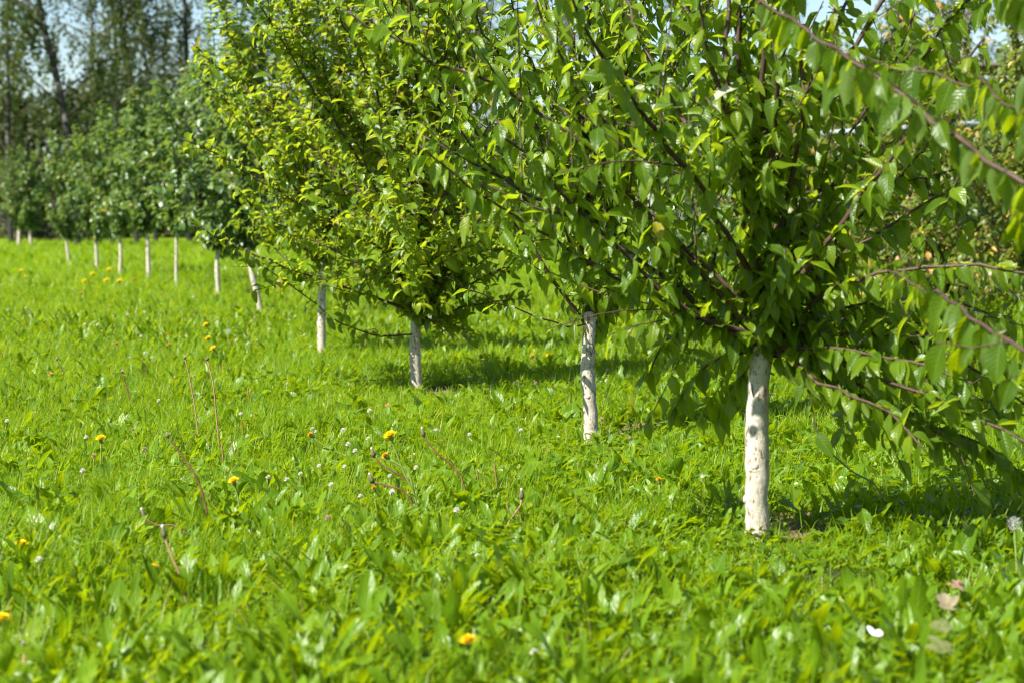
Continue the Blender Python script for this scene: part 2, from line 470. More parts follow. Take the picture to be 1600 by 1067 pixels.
def fruit_tree(label, base, r0, hc, style, seed, limbs=(), n_rand=12, elev=(42, 72), length=(1.2, 1.8), lean=(0, 0), nu=2, nv=4,
               lift_low=.0, sector=None, tips=3, basal=26, bdown=-.55, sunbias=.95, dens=1.0, shoot=1.0, name='fruit_tree', cat='tree', group='whitewashed fruit trees in the row',
               paint=True, extra=None, leader=.5, leafscale=1.0, k_limb=6):
    rng = np.random.default_rng(seed)
    st = STYLE[style]
    base = np.asarray(base, float)
    root = empty(name, base); tag(root, label, cat, group)
    # trunk
    mb = MB(); n = 22 if nv > 4 else 12
    zz = np.linspace(-.06, hc, n)
    wob = rng.normal(0, .0035, (n, 2)).cumsum(0) * .6
    P = np.stack([lean[0] * zz / hc + wob[:, 0] + .006 * np.sin(zz * 9 + seed), lean[1] * zz / hc + wob[:, 1], zz], 1)
    rad = r0 * (1.0 - .12 * zz / hc + .10 * np.exp(-np.maximum(zz, 0) / .05) + .05 * np.sin(zz * 23 + seed))
    tube(mb, P, rad, 14 if nv > 4 else 9, True, .022, rng)
    if nv > 4:   # knots
        for zk, ak in ((.23 * hc, math.pi * 1.02), (.36 * hc, -1.9), (.62 * hc, -1.3)):
            i = int(np.argmin(abs(zz - zk))); d = np.array([math.cos(ak), math.sin(ak), .1])
            lathe(mb, P[i] + d * r0 * .66, d, [(0, r0 * .44), (.26 * r0, r0 * .36), (.36 * r0, r0 * .22), (.38 * r0, r0 * .1), (.38 * r0, .001)], 9)
    mb.build('trunk', M['whitewash'] if paint else M['dark_bark'], root)
    top = P[-1]
    sh = Shoots()
    woods = []
    # leader going on above the paint
    lp = np.array([top - [0, 0, .03], top + [rng.normal(0, .02), rng.normal(0, .02), leader * .5], top + [rng.normal(0, .06), rng.normal(0, .06), leader]])
    lp, _ = resample(lp, .05)
    woods.append((lp, r0 * .8, r0 * .3, 8))
    defs = []
    for lm in limbs:
        defs.append((np.asarray(lm['P'], float) - base, lm.get('r', .011) * .56, lm.get('shoots', 1.0), lm.get('dens', 1.0)))
    az = rng.uniform(0, 6.28)
    for i in range(n_rand):
        az += 2.3999 + rng.uniform(-.25, .25)
        a = az
        if sector is not None:
            a = sector[0] + (sector[1] - sector[0]) * ((az / 6.2832) % 1.0)
        f = i / max(1, n_rand - 1)
        e = R(elev[0] + (elev[1] - elev[0]) * f + rng.uniform(-6, 6))
        z0 = top + np.array([0, 0, -.06 + leader * .95 * f])
        Ln = rng.uniform(*length) * (1 - .12 * f) * (.72 + .28 * min(1, f / .35))
        d = np.array([math.cos(a) * math.cos(e), math.sin(a) * math.cos(e), math.sin(e)])
        pts = [z0]; m = 6
        bend = rng.uniform(-.12, .16)
        for j in range(m):
            d = norm(d + np.array([0, 0, bend / m * 2]) + rng.normal(0, .05, 3))
            pts.append(pts[-1] + d * Ln / m)
        defs.append((np.array(pts), rng.uniform(.005, .0075), 1.0, 1.0))
    for j in range(tips):     # upright water shoots standing above the crown
        z0 = top + np.array([rng.normal(0, .12), rng.normal(0, .12), leader * .8])
        Ln = rng.uniform(*length) * 1.05
        d = norm(np.array([rng.normal(0, .16), rng.normal(0, .16), 1.0]))
        defs.append((np.array([z0, z0 + d * Ln * .5, z0 + d * Ln + rng.normal(0, .05, 3)]), .006, .45, .8))
    lw = []
    for j in range(basal):    # short leafy spurs round the fork
        a = rng.uniform(0, 6.28); e = rng.uniform(bdown, .75); Ln = rng.uniform(.14, .36)
        if math.cos(a - math.atan2(SUN[1], SUN[0])) > .1: e = abs(e) + .5
        z0 = top + np.array([0, 0, rng.uniform(-.10, .38)])
        d = np.array([math.cos(a) * math.cos(e), math.sin(a) * math.cos(e), math.sin(e)])
        defs.append((np.array([z0, z0 + d * Ln * .5 + [0, 0, .02], z0 + d * Ln]), .0032, 0, 1.5))
    for P0, rr, shf, dn in defs:
        Q, Ln = resample(P0, .06)
        mbw = MB()
        fr = np.linspace(0, 1, len(Q))
        Q = Q + rng.normal(0, .0042, Q.shape) * np.minimum(1, fr * 5)[:, None]
        tube(mbw, Q, (rr * (1 - .75 * fr) + .0012) * (1 + .12 * (rng.random(len(Q)) < .3)), k_limb, True, .06, rng)
        sh.along(Q, .05, .55, .052 / dens / dn, rng, rng.uniform(0, 6), 3)
        sh.along(Q, .5, 1.0, .034 / dens / dn, rng, rng.uniform(0, 6), 2)
        ns = int(Ln * 6.5 * shf * shoot * rng.uniform(.8, 1.2))
        for q in range(ns):
            s0 = rng.uniform(.18, .93)
            i = int(s0 * (len(Q) - 1)); i = min(i, len(Q) - 2)
            T = norm(Q[i + 1] - Q[i])
            rad = rng.normal(0, 1, 3); rad = norm(rad - rad.dot(T) * T)
            d = norm(T * .6 + rad * .75 + np.array([0, 0, .35]))
            sl = rng.uniform(.12, .42) * (1.15 - .6 * s0)
            a = Q[i]; b = a + d * sl * .5; d2 = norm(d + np.array([0, 0, rng.uniform(-.25, .45)])); c = b + d2 * sl * .5
            S_, _ = resample([a, b, c], .07)
            tube(mbw, S_, np.linspace(rr * .36, .0013, len(S_)), 4)
            sh.along(S_, .1, 1.0, .030 / dens, rng, rng.uniform(0, 6), 1)
        mbw.build('branch', M['bark'], root)
    mbl = MB(); tube(mbl, lp, np.linspace(r0 * .85, r0 * .3, len(lp)), 8); mbl.build('leader', M['dark_bark'] if paint else M['bark'], root)
    # leaves
    Pn = np.concatenate(sh.p); T = np.concatenate(sh.t); Rd = np.concatenate(sh.r)
    keep = rng.random(len(Pn)) < .86; Pn, T, Rd = Pn[keep], T[keep], Rd[keep]; n = len(Pn)
    D = norm(Rd * st['a'] + T * st['b'] + np.array([0, 0, -st['c']]) * rng.uniform(.45, 1.25, (n, 1)) + rng.normal(0, .28, (n, 3)))
    U = np.array([0, 0, .75 if style != 'droop' else .2]) + Rd * .35 + SUN * sunbias + rng.normal(0, .34, (n, 3))
    L = rng.uniform(*st['L'], n) * leafscale * np.where(rng.random(n) < .32, rng.uniform(.5, .85, n), 1.0)
    W = L * st['wl'] * rng.uniform(.85, 1.12, n)
    fold = rng.uniform(*st['fold'], n); curl = rng.uniform(*st['curl'], n)
    tint = np.clip(rng.beta(1.5, 1.7, n) + rng.normal(0, .05, n), 0, .955)
    if style == 'droop': tint = tint * .5  # darker leaf colours imitate the shaded look of the nearest tree's leaves
    odd = rng.random(n); tint = np.where(odd < {'yellowing': .065, 'arch': .035, 'hang': .02}.get(style, .012), rng.uniform(.86, 1, n), tint)
    mb = MB()
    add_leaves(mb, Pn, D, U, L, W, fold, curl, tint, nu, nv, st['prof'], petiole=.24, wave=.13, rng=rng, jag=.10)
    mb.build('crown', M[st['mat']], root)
    if extra: extra(root, base)
    return root, n


def limb(pts, y0, y1, r=.011, **kw):
    n = len(pts)
    P = [at(u, v, y0 + (y1 - y0) * i / (n - 1)) for i, (u, v) in enumerate(pts)]
    return dict(P=P, r=r, **kw)


B1 = on_ground(1184, 838, .02); B2 = on_ground(921, 680, .03); B3 = on_ground(655, 603, .03); B4 = on_ground(502, 552, .03)
y1, y2, y3, y4 = B1[1], B2[1], B3[1], B4[1]
print('tree distances', y1, y2, y3, y4)
y0 = 4.15
B0 = np.array([(2180 - 800) / F * y0, y0, float(hgt(1.5, y0))])
leaves_n = []


def pale_leaf(u, v, y, mat='leaf_pale', ang=0.0, size=.07, label=None, name='turned_leaf', seed=1):
    def ex(root, base):
        rng = np.random.default_rng(seed)
        mb = MB(); O = (at(u, v, y) - base)[None]
        add_leaves(mb, O, np.array([[math.cos(ang), -.2, math.sin(ang)]]), np.array([[-.55, -.55, .75]]), np.array([size]), np.array([size * .3]),
                   np.array([.35]), np.array([.5]), np.array([.4]), 4, 7, 'plum', .2, .1, rng)
        o = mb.build(name, M[mat], root)
        if label: o['label'] = label
    return ex


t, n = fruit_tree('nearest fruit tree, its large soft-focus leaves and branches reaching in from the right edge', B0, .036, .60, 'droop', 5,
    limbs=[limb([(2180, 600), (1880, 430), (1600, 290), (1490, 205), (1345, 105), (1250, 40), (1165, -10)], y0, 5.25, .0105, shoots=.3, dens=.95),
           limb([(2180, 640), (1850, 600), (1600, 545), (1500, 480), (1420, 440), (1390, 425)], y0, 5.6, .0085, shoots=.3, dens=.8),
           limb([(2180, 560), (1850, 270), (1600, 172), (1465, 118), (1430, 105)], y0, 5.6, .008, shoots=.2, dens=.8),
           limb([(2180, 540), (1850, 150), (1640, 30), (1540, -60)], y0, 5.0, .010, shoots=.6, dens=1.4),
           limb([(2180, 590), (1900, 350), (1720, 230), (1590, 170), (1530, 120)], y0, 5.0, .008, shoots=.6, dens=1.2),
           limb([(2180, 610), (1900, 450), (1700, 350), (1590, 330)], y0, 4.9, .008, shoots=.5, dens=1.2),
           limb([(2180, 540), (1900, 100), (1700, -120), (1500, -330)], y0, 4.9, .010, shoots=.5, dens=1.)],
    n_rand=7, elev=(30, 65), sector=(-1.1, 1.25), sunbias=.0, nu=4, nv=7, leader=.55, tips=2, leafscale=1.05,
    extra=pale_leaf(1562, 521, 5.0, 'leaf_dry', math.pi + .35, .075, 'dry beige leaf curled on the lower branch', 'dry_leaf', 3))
leaves_n.append(n)
t, n = fruit_tree('large leafy fruit tree on the right with the thickest, peeling whitewashed trunk', B1, .0315, .55, 'hang', 21, basal=40,
    limbs=[limb([(1190, 525), (1040, 370), (930, 240), (827, 170), (757, 127), (657, 87), (545, 18)], y1, y1 - .15, .012, shoots=1.3, dens=1.45),
           limb([(1190, 530), (1060, 475), (930, 353), (850, 270), (770, 190)], y1, y1 - .25, .010, shoots=1.3, dens=1.45),
           limb([(1195, 500), (1075, 390), (990, 317), (963, 217), (927, 180), (870, 83), (838, 0), (820, -60)], y1, y1 + .1, .011),
           limb([(1190, 540), (1000, 455), (870, 380), (797, 330), (723, 283), (653, 230)], y1, y1 - .2, .009, shoots=1.2, dens=1.5),
           limb([(1195, 490), (1165, 330), (1135, 170), (1098, 50), (1080, -90)], y1, y1 - .3, .010),
           limb([(1205, 490), (1240, 260), (1262, 150), (1300, 20), (1310, -60)], y1, y1 - .25, .011),
           limb([(1195, 490), (1180, 300), (1162, 110), (1150, 0), (1140, -120)], y1, y1 + .5, .010),
           limb([(1210, 545), (1280, 555), (1414, 605), (1532, 650), (1600, 690), (1660, 740)], y1, y1 - .35, .009, shoots=.9, dens=1.2),
           limb([(1205, 535), (1300, 450), (1365, 430), (1465, 417), (1597, 424), (1680, 430)], y1, y1 - .45, .0085, shoots=.5),
           limb([(1210, 530), (1320, 490), (1440, 520), (1560, 560), (1640, 590)], y1, y1 + .35, .008, shoots=.8),
           limb([(1205, 500), (1293, 300), (1320, 250), (1401, 88), (1445, -20)], y1, y1 + .2, .010),
           limb([(1205, 510), (1290, 420), (1364, 371)], y1, y1 - .1, .012, shoots=.9),
           limb([(1210, 530), (1330, 520), (1450, 540), (1560, 600), (1620, 650)], y1, y1 - .1, .008, shoots=1.0, dens=1.3),
           limb([(1205, 500), (1330, 350), (1430, 250), (1500, 180)], y1, y1 + .3, .009),
           limb([(1210, 550), (1300, 580), (1420, 640), (1520, 720)], y1, y1 + .05, .007, shoots=1.0, dens=1.3),
           limb([(1210, 545), (1310, 545), (1420, 565), (1520, 600)], y1, y1 - .5, .007, shoots=1.0, dens=1.3),
           limb([(1205, 500), (1320, 400), (1430, 330), (1520, 280)], y1, y1 + .1, .008, shoots=1.2, dens=1.4),
           limb([(1205, 500), (1290, 280), (1370, 150), (1450, 60)], y1, y1 - .2, .008, shoots=1.2, dens=1.4),
           limb([(1210, 530), (1340, 480), (1470, 470), (1580, 500)], y1, y1 + .1, .007, shoots=1.2, dens=1.4),
           limb([(1210, 550), (1330, 610), (1440, 660), (1550, 700), (1620, 760)], y1, y1 + .2, .007, shoots=1.2, dens=1.5),
           limb([(1210, 545), (1350, 570), (1480, 600), (1590, 650)], y1, y1 + .4, .007, shoots=1.2, dens=1.5),
           limb([(1190, 545), (1130, 560), (1075, 600), (1050, 640)], y1, y1 + .25, .006, shoots=1.0, dens=1.5),
           limb([(1195, 545), (1150, 600), (1125, 655)], y1, y1 + .3, .005, shoots=.3, dens=1.4),
           limb([(1190, 540), (1100, 500), (1040, 530), (1010, 590)], y1, y1 + .35, .006, shoots=1.0, dens=1.5),
           limb([(1190, 535), (1110, 470), (1030, 440), (985, 455)], y1, y1 + .15, .006, shoots=1.0, dens=1.3),
           limb([(1210, 550), (1290, 600), (1380, 640), (1450, 700)], y1, y1 - .5, .007, shoots=.6)],
    n_rand=13, elev=(40, 74), length=(1.1, 1.65), nu=4, nv=7, leader=.6, tips=3, lean=(.012, .01), dens=1.06, leafscale=.80,
    extra=pale_leaf(1146, 140, y1 - .3, 'leaf_pale', math.pi + .3, .065, 'pale turned-over leaf', 'turned_leaf', 4))
leaves_n.append(n)
t, n = fruit_tree('fruit tree with straight whitewashed trunk marked by ring scars, second trunk from the right', B2, .0285, .50, 'hang', 33,
    limbs=[limb([(921, 490), (880, 330), (823, 163), (775, 80), (723, 0), (700, -60)], y2, y2 - .2, .011),
           limb([(921, 485), (950, 300), (1000, 132), (1042, 80), (1080, 0)], y2, y2 + .3, .010),
           limb([(923, 480), (935, 300), (945, 170), (940, 0), (938, -90)], y2, y2 - .1, .009),
           limb([(923, 480), (960, 250), (985, 0), (990, -90)], y2, y2 + .2, .009),
           limb([(921, 505), (880, 508), (800, 480), (740, 455), (700, 435)], y2, y2 - .4, .0048, shoots=.0, dens=.4),
           limb([(923, 490), (1000, 440), (1080, 380), (1130, 300)], y2, y2 + .2, .009)],
    n_rand=19, elev=(50, 79), length=(1.15, 1.75), nu=4, nv=6, leader=.6, tips=3, lean=(-.002, 0), dens=1.18, basal=12, bdown=.1, leafscale=.84)
leaves_n.append(n)
t, n = fruit_tree('bushy golden-green fruit tree with a shaded grey-white trunk, third trunk from the right', B3, .0290, .46, 'arch', 41,
    limbs=[limb([(650, 522), (600, 525), (540, 510), (507, 486), (440, 435), (404, 411)], y3, y3 - .5, .006, shoots=.25, dens=.55),
           limb([(650, 490), (600, 330), (531, 163), (490, 80), (444, 0), (420, -50)], y3, y3 - .3, .010),
           limb([(655, 510), (720, 480), (790, 470), (830, 468)], y3, y3 + .1, .006, shoots=.6),
           limb([(655, 490), (740, 420), (800, 380)], y3, y3 + .3, .008)],
    n_rand=34, elev=(15, 76), length=(.95, 1.8), nu=2, nv=5, leader=.9, tips=5, lean=(-.02, 0), dens=1.35, shoot=1.6, basal=100)
leaves_n.append(n)
t, n = fruit_tree('yellow-green fruit tree with tall upright shoots, fourth whitewashed trunk from the right', B4, .0270, .62, 'arch', 52,
    limbs=[limb([(505, 450), (490, 340), (464, 247), (410, 160), (380, 110), (343, 8), (330, -40)], y4, y4 - .3, .010),
           limb([(503, 440), (464, 270), (430, 233), (377, 208)], y4, y4 - .4, .007),
           limb([(503, 450), (440, 400), (400, 330), (370, 300)], y4, y4 + .2, .007)],
    n_rand=20, elev=(30, 78), length=(.95, 1.6), nu=2, nv=5, leader=.9, tips=6, lean=(.01, 0), dens=1.35, shoot=1.6, basal=40)
leaves_n.append(n)

FAR = [  # u, v of the visible trunk foot, lean of trunk top (m), radius, leaf style, words
    (408, 497, -.13, .026, 'apple', 'apple tree with a whitewashed trunk leaning left, fifth trunk from the right'),
    (341, 465, -.012, .026, 'apple', 'dark apple tree with a half-shaded whitewashed trunk, sixth trunk from the right'),
    (277, 450, -.015, .019, 'apple', 'slim apple tree with the thinnest, brightly lit whitewashed trunk, seventh from the right'),
    (234, 440, -.03, .030, 'apple', 'bushy apple tree with a stout whitewashed trunk, eighth trunk from the right'),
    (188, 433, 0, .027, 'apple', 'apple tree with a tall single shoot at its top, ninth trunk from the right'),
    (151, 425, -.015, .028, 'apple', 'apple tree with a shaded upper trunk, tenth whitewashed trunk from the right'),
    (107, 413, -.05, .027, 'apple', 'apple tree on the left end of the close row, eleventh trunk from the right'),
    (48, 388, 0, .05, 'apple', 'distant apple tree, right one of the far pair at the left edge'),
    (30, 386, -.02, .05, 'apple', 'distant apple tree, left one of the far pair at the left edge'),
]
for i, (u, v, ln, r, stl, lab) in enumerate(FAR):
    b = on_ground(u, v + 2, .0)
    t, n = fruit_tree(lab, b, r, (.66, .60, .74, .72, .66, .60, .55, .6, .6)[i], stl, 70 + i, n_rand=14, elev=(36, 80), length=((1.1, 1.55) if i < 2 else (.75, 1.12)) if i < 7 else (1.1, 1.7), lean=(ln, 0),
                      nu=2, nv=3, leader=1.0, tips=(4 if i < 7 else 2), dens=1.08 if i < 7 else .9, shoot=1.5 if i < 7 else 1.1, basal=34, bdown=-.1, leafscale=1.12 if i < 7 else 1.25, k_limb=4)
    leaves_n.append(n)

BACK = [  # px, distance, crown base, style, words
    (1385, 25.5, .30, 'yellowing', 'fruit tree with yellowing leaves in the second row, behind the big tree'),
    (1565, 24.0, .10, 'apple', 'low dark-green bushy tree at the right edge, behind the lawn'),
    (1265, 29.0, .35, 'yellowing', 'slightly yellowed fruit tree in the second row, left of the yellowing one'),
    (1110, 31.0, .40, 'apple', 'pale-leaved fruit tree far behind the gap between the two nearest trunks'),
    (1480, 30.0, .25, 'yellowing', 'hazy green fruit tree in front of the timber canopy'),
    (1455, 19.5, .28, 'yellowing', 'nearest sunlit yellow-green tree of the second row, right of the big tree'),
    (1625, 18.5, .25, 'yellowing', 'yellow-green second-row tree cut by the right edge'),
    (1330, 33.0, .25, 'apple', 'green second-row tree hidden behind the yellowing one'),
]
for i, (u, yy, hc, stl, lab) in enumerate(BACK):
    x = (u - 800) / F * yy
    t, n = fruit_tree(lab, (x, yy, float(hgt(x, yy))), .03, hc * .75, stl, 90 + i, n_rand=22, basal=70, bdown=-.35, elev=(4 if i == 1 else 10, 76), length=(1.3, 2.1) if i != 1 else (1.0, 1.5), nu=2, nv=3, leader=.9,
                      tips=6, dens=1.25, shoot=1.3, group='fruit trees of the second row', paint=False, k_limb=4)
    leaves_n.append(n)
print('leaves', leaves_n)


# ------------------------------------------------------------------ woodland behind
def leaf_quads(mb, C, size, rng, tint, flat=.0):
    n = len(C)
    a = norm(rng.normal(0, 1, (n, 3)) + np.array([0, 0, -flat])); b = rng.normal(0, 1, (n, 3)); b = norm(b - (a * b).sum(1, keepdims=True) * a)
    L = (size * rng.uniform(.7, 1.3, n))[:, None]; W = L * .36
    c = np.cross(a, b) * L * .12
    V = np.stack([C - a * L * .5, C + b * W + c, C + a * L * .5, C - b * W + c], 1)
    A = np.full((n, 4, 3), .5, np.float32); A[..., 0] = tint[:, None]
    mb.add(V.reshape(-1, 3), np.arange(n * 4).reshape(-1, 4), A.reshape(-1, 3))


def birch(u, y, label, pts=None, rad=.14, top=14.0, low=3.2, spread=2.6, n_str=230, seed=0, mat='leaf_birch', bark='birch'):
    rng = np.random.default_rng(seed)
    x = (u - 800) / F * y
    base = np.array([x, y, float(hgt(x, y)) - .05])
    root = empty('birch_tree', base); tag(root, label, 'tree', 'birches behind the orchard')
    if pts is None:
        dx = rng.normal(0, .35, 6).cumsum() * .5
        P = np.array([[dx[i] - dx[0], rng.normal(0, .1), z] for i, z in enumerate(np.linspace(0, top * .93, 6))])
    else:
        P = np.array([at(a, b, y) for a, b in pts]) - base
        P[0] = [P[0][0], 0, 0]
        d = norm(P[-1] - P[-2])
        P = np.concatenate([P, [P[-1] + d * (top - P[-1][2]) * .5], [P[-1] + np.array([d[0] * .5, 0, 1]) * (top - P[-1][2])]])
    Q, Ln = resample(P, .35)
    mb = MB(); tube(mb, Q, rad * (1 - .85 * np.linspace(0, 1, len(Q))) + .01, 9, True, .03, rng); mb.build('trunk', M[bark], root)
    wb = MB(); C = []
    zt = Q[:, 2]
    nl = 30
    for i in range(nl):
        z = low + (top - low) * (i + rng.random()) / nl
        i0 = int(np.argmin(abs(zt - z))); o = Q[i0]
        a = rng.uniform(0, 6.28); rl = spread * rng.uniform(.55, 1.1) * (1 - .65 * (z - low) / (top - low)) + .3
        d = np.array([math.cos(a), math.sin(a), rng.uniform(.3, .8)])
        pe = o + d * rl
        W_, _ = resample([o, o + d * rl * .55 + [0, 0, .15], pe], .25)
        tube(wb, W_, np.linspace(.035, .008, len(W_)), 4)
        for q in range(max(2, int(n_str / nl))):
            s = W_[int(rng.uniform(.08, 1) * (len(W_) - 1))]
            hl = rng.uniform(.5, 1.5); m = int(hl * 26)
            tt = np.linspace(0, 1, m)
            off = rng.normal(0, .22, 2)
            c = np.stack([s[0] + off[0] * tt ** .5, s[1] + off[1] * tt ** .5, s[2] - hl * tt], 1)
            C.append(c + rng.normal(0, .07, c.shape))
    wb.build('branch', M['dark_bark'], root)
    C = np.concatenate(C); mb = MB()
    leaf_quads(mb, C, .115, rng, np.clip(rng.beta(2, 2.4, len(C)), 0, .93) + (rng.random(len(C)) < .02) * .07, .6)
    mb.build('crown', M[mat], root)
    return len(C)


def bushy(u, y, label, height, spread, mat, seed, name='woodland_tree', cat='tree', group='dark trees of the wood edge', n=2600, size=.2, low=.1, leafy=1.0):
    rng = np.random.default_rng(seed)
    x = (u - 800) / F * y
    base = np.array([x, y, float(hgt(x, y)) - .05])
    root = empty(name, base); tag(root, label, cat, group)
    mb = MB(); P, _ = resample([[0, 0, 0], [rng.normal(0, .1), 0, height * .4], [rng.normal(0, .3), 0, height * .9]], .4)
    tube(mb, P, np.linspace(.03 * height, .01, len(P)), 7); mb.build('trunk', M['dark_bark'], root)
    C = []; wb = MB(); k = 46
    for i in range(k):
        z = height * (low + (1 - low) * rng.random())
        f = (z / height - low) / (1 - low)
        rr = spread * (math.sin(math.pi * min(1, .18 + .8 * f)) ** .7) * rng.uniform(.35, 1.05)
        a = rng.uniform(0, 6.28); c = np.array([math.cos(a) * rr, math.sin(a) * rr, z])
        W_ = np.array([[0, 0, z * .72], c * [.5, .5, 1] - [0, 0, .12 * z], c]); W_, _ = resample(W_, .4)
        tube(wb, W_, np.linspace(.03, .008, len(W_)), 4)
        m = int(n / k * rng.uniform(.6, 1.4)); sd = spread * rng.uniform(.14, .26)
        C.append(c + rng.normal(0, sd, (m, 3)) * [1, 1, .75])
    wb.build('branch', M['dark_bark'], root)
    C = np.concatenate(C); C = C[C[:, 2] > .05]
    mb = MB(); leaf_quads(mb, C, size, rng, rng.beta(2, 2.2, len(C))); mb.build('crown', M[mat], root)


BIRCH = [
    (120, 66, 'tall birch with a patchy white and black trunk, nearest of the birches at upper left', [(122, 388), (108, 230), (100, 180), (86, 110), (66, 30), (58, -20)], .11, 3.6, 3.0, 330),
    (182, 74, 'slim dark birch standing right of the patchy white-trunked birch', [(176, 385), (182, 150), (180, 60), (172, -20)], .085, 4.5, 2.0, 230),
    (206, 73, 'slim birch leaning left beside the darker slim one', [(214, 385), (203, 130), (194, 60), (186, -20)], .085, 4.2, 2.0, 230),
    (291, 78, 'dark birch left of the open strip of sky', [(296, 385), (292, 100), (288, 0), (284, -40)], .10, 3.0, 1.9, 260),
    (18, 76, 'birch at the far upper-left corner of the picture', None, .085, 4.2, 2.6, 300),
    (-45, 82, 'birch with its crown just reaching in at the left edge', None, .085, 3.5, 2.8, 260),
    (243, 84, 'birch behind, between the slim pair and the open sky', None, .085, 4.0, 2.3, 260),
    (140, 88, 'birch behind, right of the patchy white trunk', None, .085, 4.5, 2.2, 240),
    (445, 86, 'dark birch rising behind the yellow-green tree', None, .085, 3.4, 2.4, 300),
    (535, 82, 'birch seen above the golden-green tree', None, .085, 3.0, 2.6, 320),
    (650, 90, 'birch behind the upper middle of the orchard row', None, .085, 3.0, 2.4, 280),
    (740, 86, 'birch behind the long branch at the upper middle', None, .085, 3.0, 2.4, 260),
    (872, 84, 'birch seen in the gap above the second trunk', None, .085, 3.4, 2.0, 210),
    (1055, 92, 'pale birch in the sky gap between the two nearest trees', None, .085, 4.4, 1.9, 150),
    (1210, 96, 'sparse birch behind the top of the big tree', None, .085, 4.8, 2.0, 130),
    (1400, 88, 'birch behind the yellowing second-row tree', None, .085, 3.0, 2.3, 230),
    (1520, 84, 'dark birch behind the timber canopy', None, .085, 3.0, 2.2, 240),
    (1640, 88, 'birch at the upper-right edge of the picture', None, .085, 3.2, 2.4, 240),
]
for i, (u, y, lab, pts, rad, low, sp, ns) in enumerate(BIRCH):
    birch(u, y, lab, pts, rad, 14.5, low * .8, sp, int(ns * 1.15), 300 + i)
words = ['leftmost', 'second', 'third', 'fourth', 'fifth', 'sixth', 'seventh', 'eighth', 'ninth', 'tenth', 'eleventh', 'twelfth', 'thirteenth', 'fourteenth']
xs = [-60, -5, 55, 115, 165, 215, 262, 330, 430, 560, 700, 830, 960, 1080]
for i, u in enumerate(xs):
    h = [5.6, 6.2, 5.4, 5.9, 6.4, 5.9, 5.3, 3.6, 5.4, 5.8, 5.2, 5.2, 5.6, 5.6][i]
    bushy(u, 100 + (i * 37 % 11), 'dark leafy tree of the wood edge, %s of the line from the left' % words[i], h, 2.3, 'leaf_forest', 400 + i, n=3000, size=.30)
for i, (u, h, s, lab) in enumerate([(28, 3.6, .8, 'pale grey-green willowy shrub below the birches at the left edge'), (66, 3.2, .7, 'brownish thin shrub below the patchy white-trunked birch'), (-10, 3.3, .8, 'grey shrub cut by the left edge of the picture'),
                                    (118, 2.6, .9, 'low grey-brown shrub right of the patchy white trunk')]):
    bushy(u, 84 + i, lab, h, s, 'leaf_grey', 440 + i, 'shrub', 'shrub', 'shrubs below the birches', n=1500, size=.13, low=.05)
for i, u in enumerate([1180, 1290, 1420, 1500, 1600, 1700]):
    bushy(u, 60 + i * 3, 'tall soft green bush behind the pipe fence, %s from the left' % words[i].replace('leftmost', 'first'), [4.4, 5.0, 5.6, 4.8, 5.4, 5.0][i], 1.9, 'leaf_birch', 460 + i, 'bush', 'bush', 'bushes behind the pipe fence', n=3200, size=.16, low=.04)

# pipe fence and timber canopy in the right background
root = empty('pipe_fence', (3.4, 22.6, float(hgt(3.4, 22.6)))); tag(root, 'grey metal pipe rail fence crossing behind the big tree at right', 'fence')
mb = MB()
a, b = at(1010, 229, 22.6), at(1700, 181, 22.6)
tube(mb, np.array([a, (a + b) / 2, b]) - np.array(root.location), .030, 10); mb.build('rail', M['metal'], root)
for f in (.01, .30, .99):
    p = a + (b - a) * f; g = float(hgt(p[0], p[1]))
    mb = MB(); tube(mb, np.array([[p[0], p[1] + .07, g - .1], [p[0], p[1] + .07, (g + p[2]) / 2], [p[0], p[1] + .07, p[2] + .02]]) - np.array(root.location), .02, 8); mb.build('post', M['metal'], root)
cy = 38.0
c0 = at(1490, 340, cy); cb = np.array([c0[0], cy, float(hgt(c0[0], cy))])
root = empty('timber_canopy', cb); tag(root, 'brown timber canopy with grey diagonal brace, behind the trees at right', 'canopy')
z_top, z_low = at(1500, 106, cy)[2] - cb[2], at(1500, 158, cy)[2] - cb[2]
mb = MB()
for q, (za, zb) in enumerate(((z_low, z_low + .11), (z_low + .2, z_low + .31), (z_top - .12, z_top))):
    box(mb, (0, -.03 * q, za), (2.6, .06 - .03 * q, zb))
mb.build('beam', M['timber'], root)
mb = MB(); box(mb, (-.15, -.25, z_top + .01), (2.8, 2.2, z_top + .06)); mb.build('roof', M['timber'], root)
for xx, yy in ((.05, 0), (2.5, 0), (.05, 2), (2.5, 2)):
    mb = MB(); box(mb, (xx - .05, yy + .07, -.1), (xx + .05, yy + .17, z_top)); mb.build('post', M['timber'], root)
mb = MB(); p0 = at(1545, 168, cy - .12) - cb; p1 = at(1612, 98, cy - .12) - cb
tube(mb, [p0, (p0 + p1) / 2, p1], .04, 8); mb.build('brace', M['metal'], root)

# ------------------------------------------------------------------ ground
def lines(lo, hi, step, far, g=1.35):
    core = list(np.arange(lo, hi + 1e-6, step)); s = step; v = hi; up = []
    while v < far: s *= g; v += s; up.append(v)
    s = step; v = lo; dn = []
    while v > -far: s *= g; v -= s; dn.append(v)
    return np.array(dn[::-1] + core + up)


gx, gy = lines(-9, 13, .22, 420), lines(-3, 46, .25, 700)
X, Y = np.meshgrid(gx, gy)
PATCH = [(on_ground(1242, 826), .155, .185), (on_ground(985, 672), .15, .16), (on_ground(695, 614), .12, .16), (on_ground(1120, 800), .07, .05)]
TRIM = [(B1[0] + .03, B1[1] - .35, .42, .62), (B2[0] + .05, B2[1] - .4, .40, .75), (B3[0], B3[1] - .5, .4, .9)]


def trim(x, y):
    f = np.ones(len(x))
    for cx, cy_, rx, ry in TRIM:
        f = f * (1 - .66 * np.exp(-((x - cx) / rx) ** 2 - ((y - cy_) / ry) ** 2))
    return f

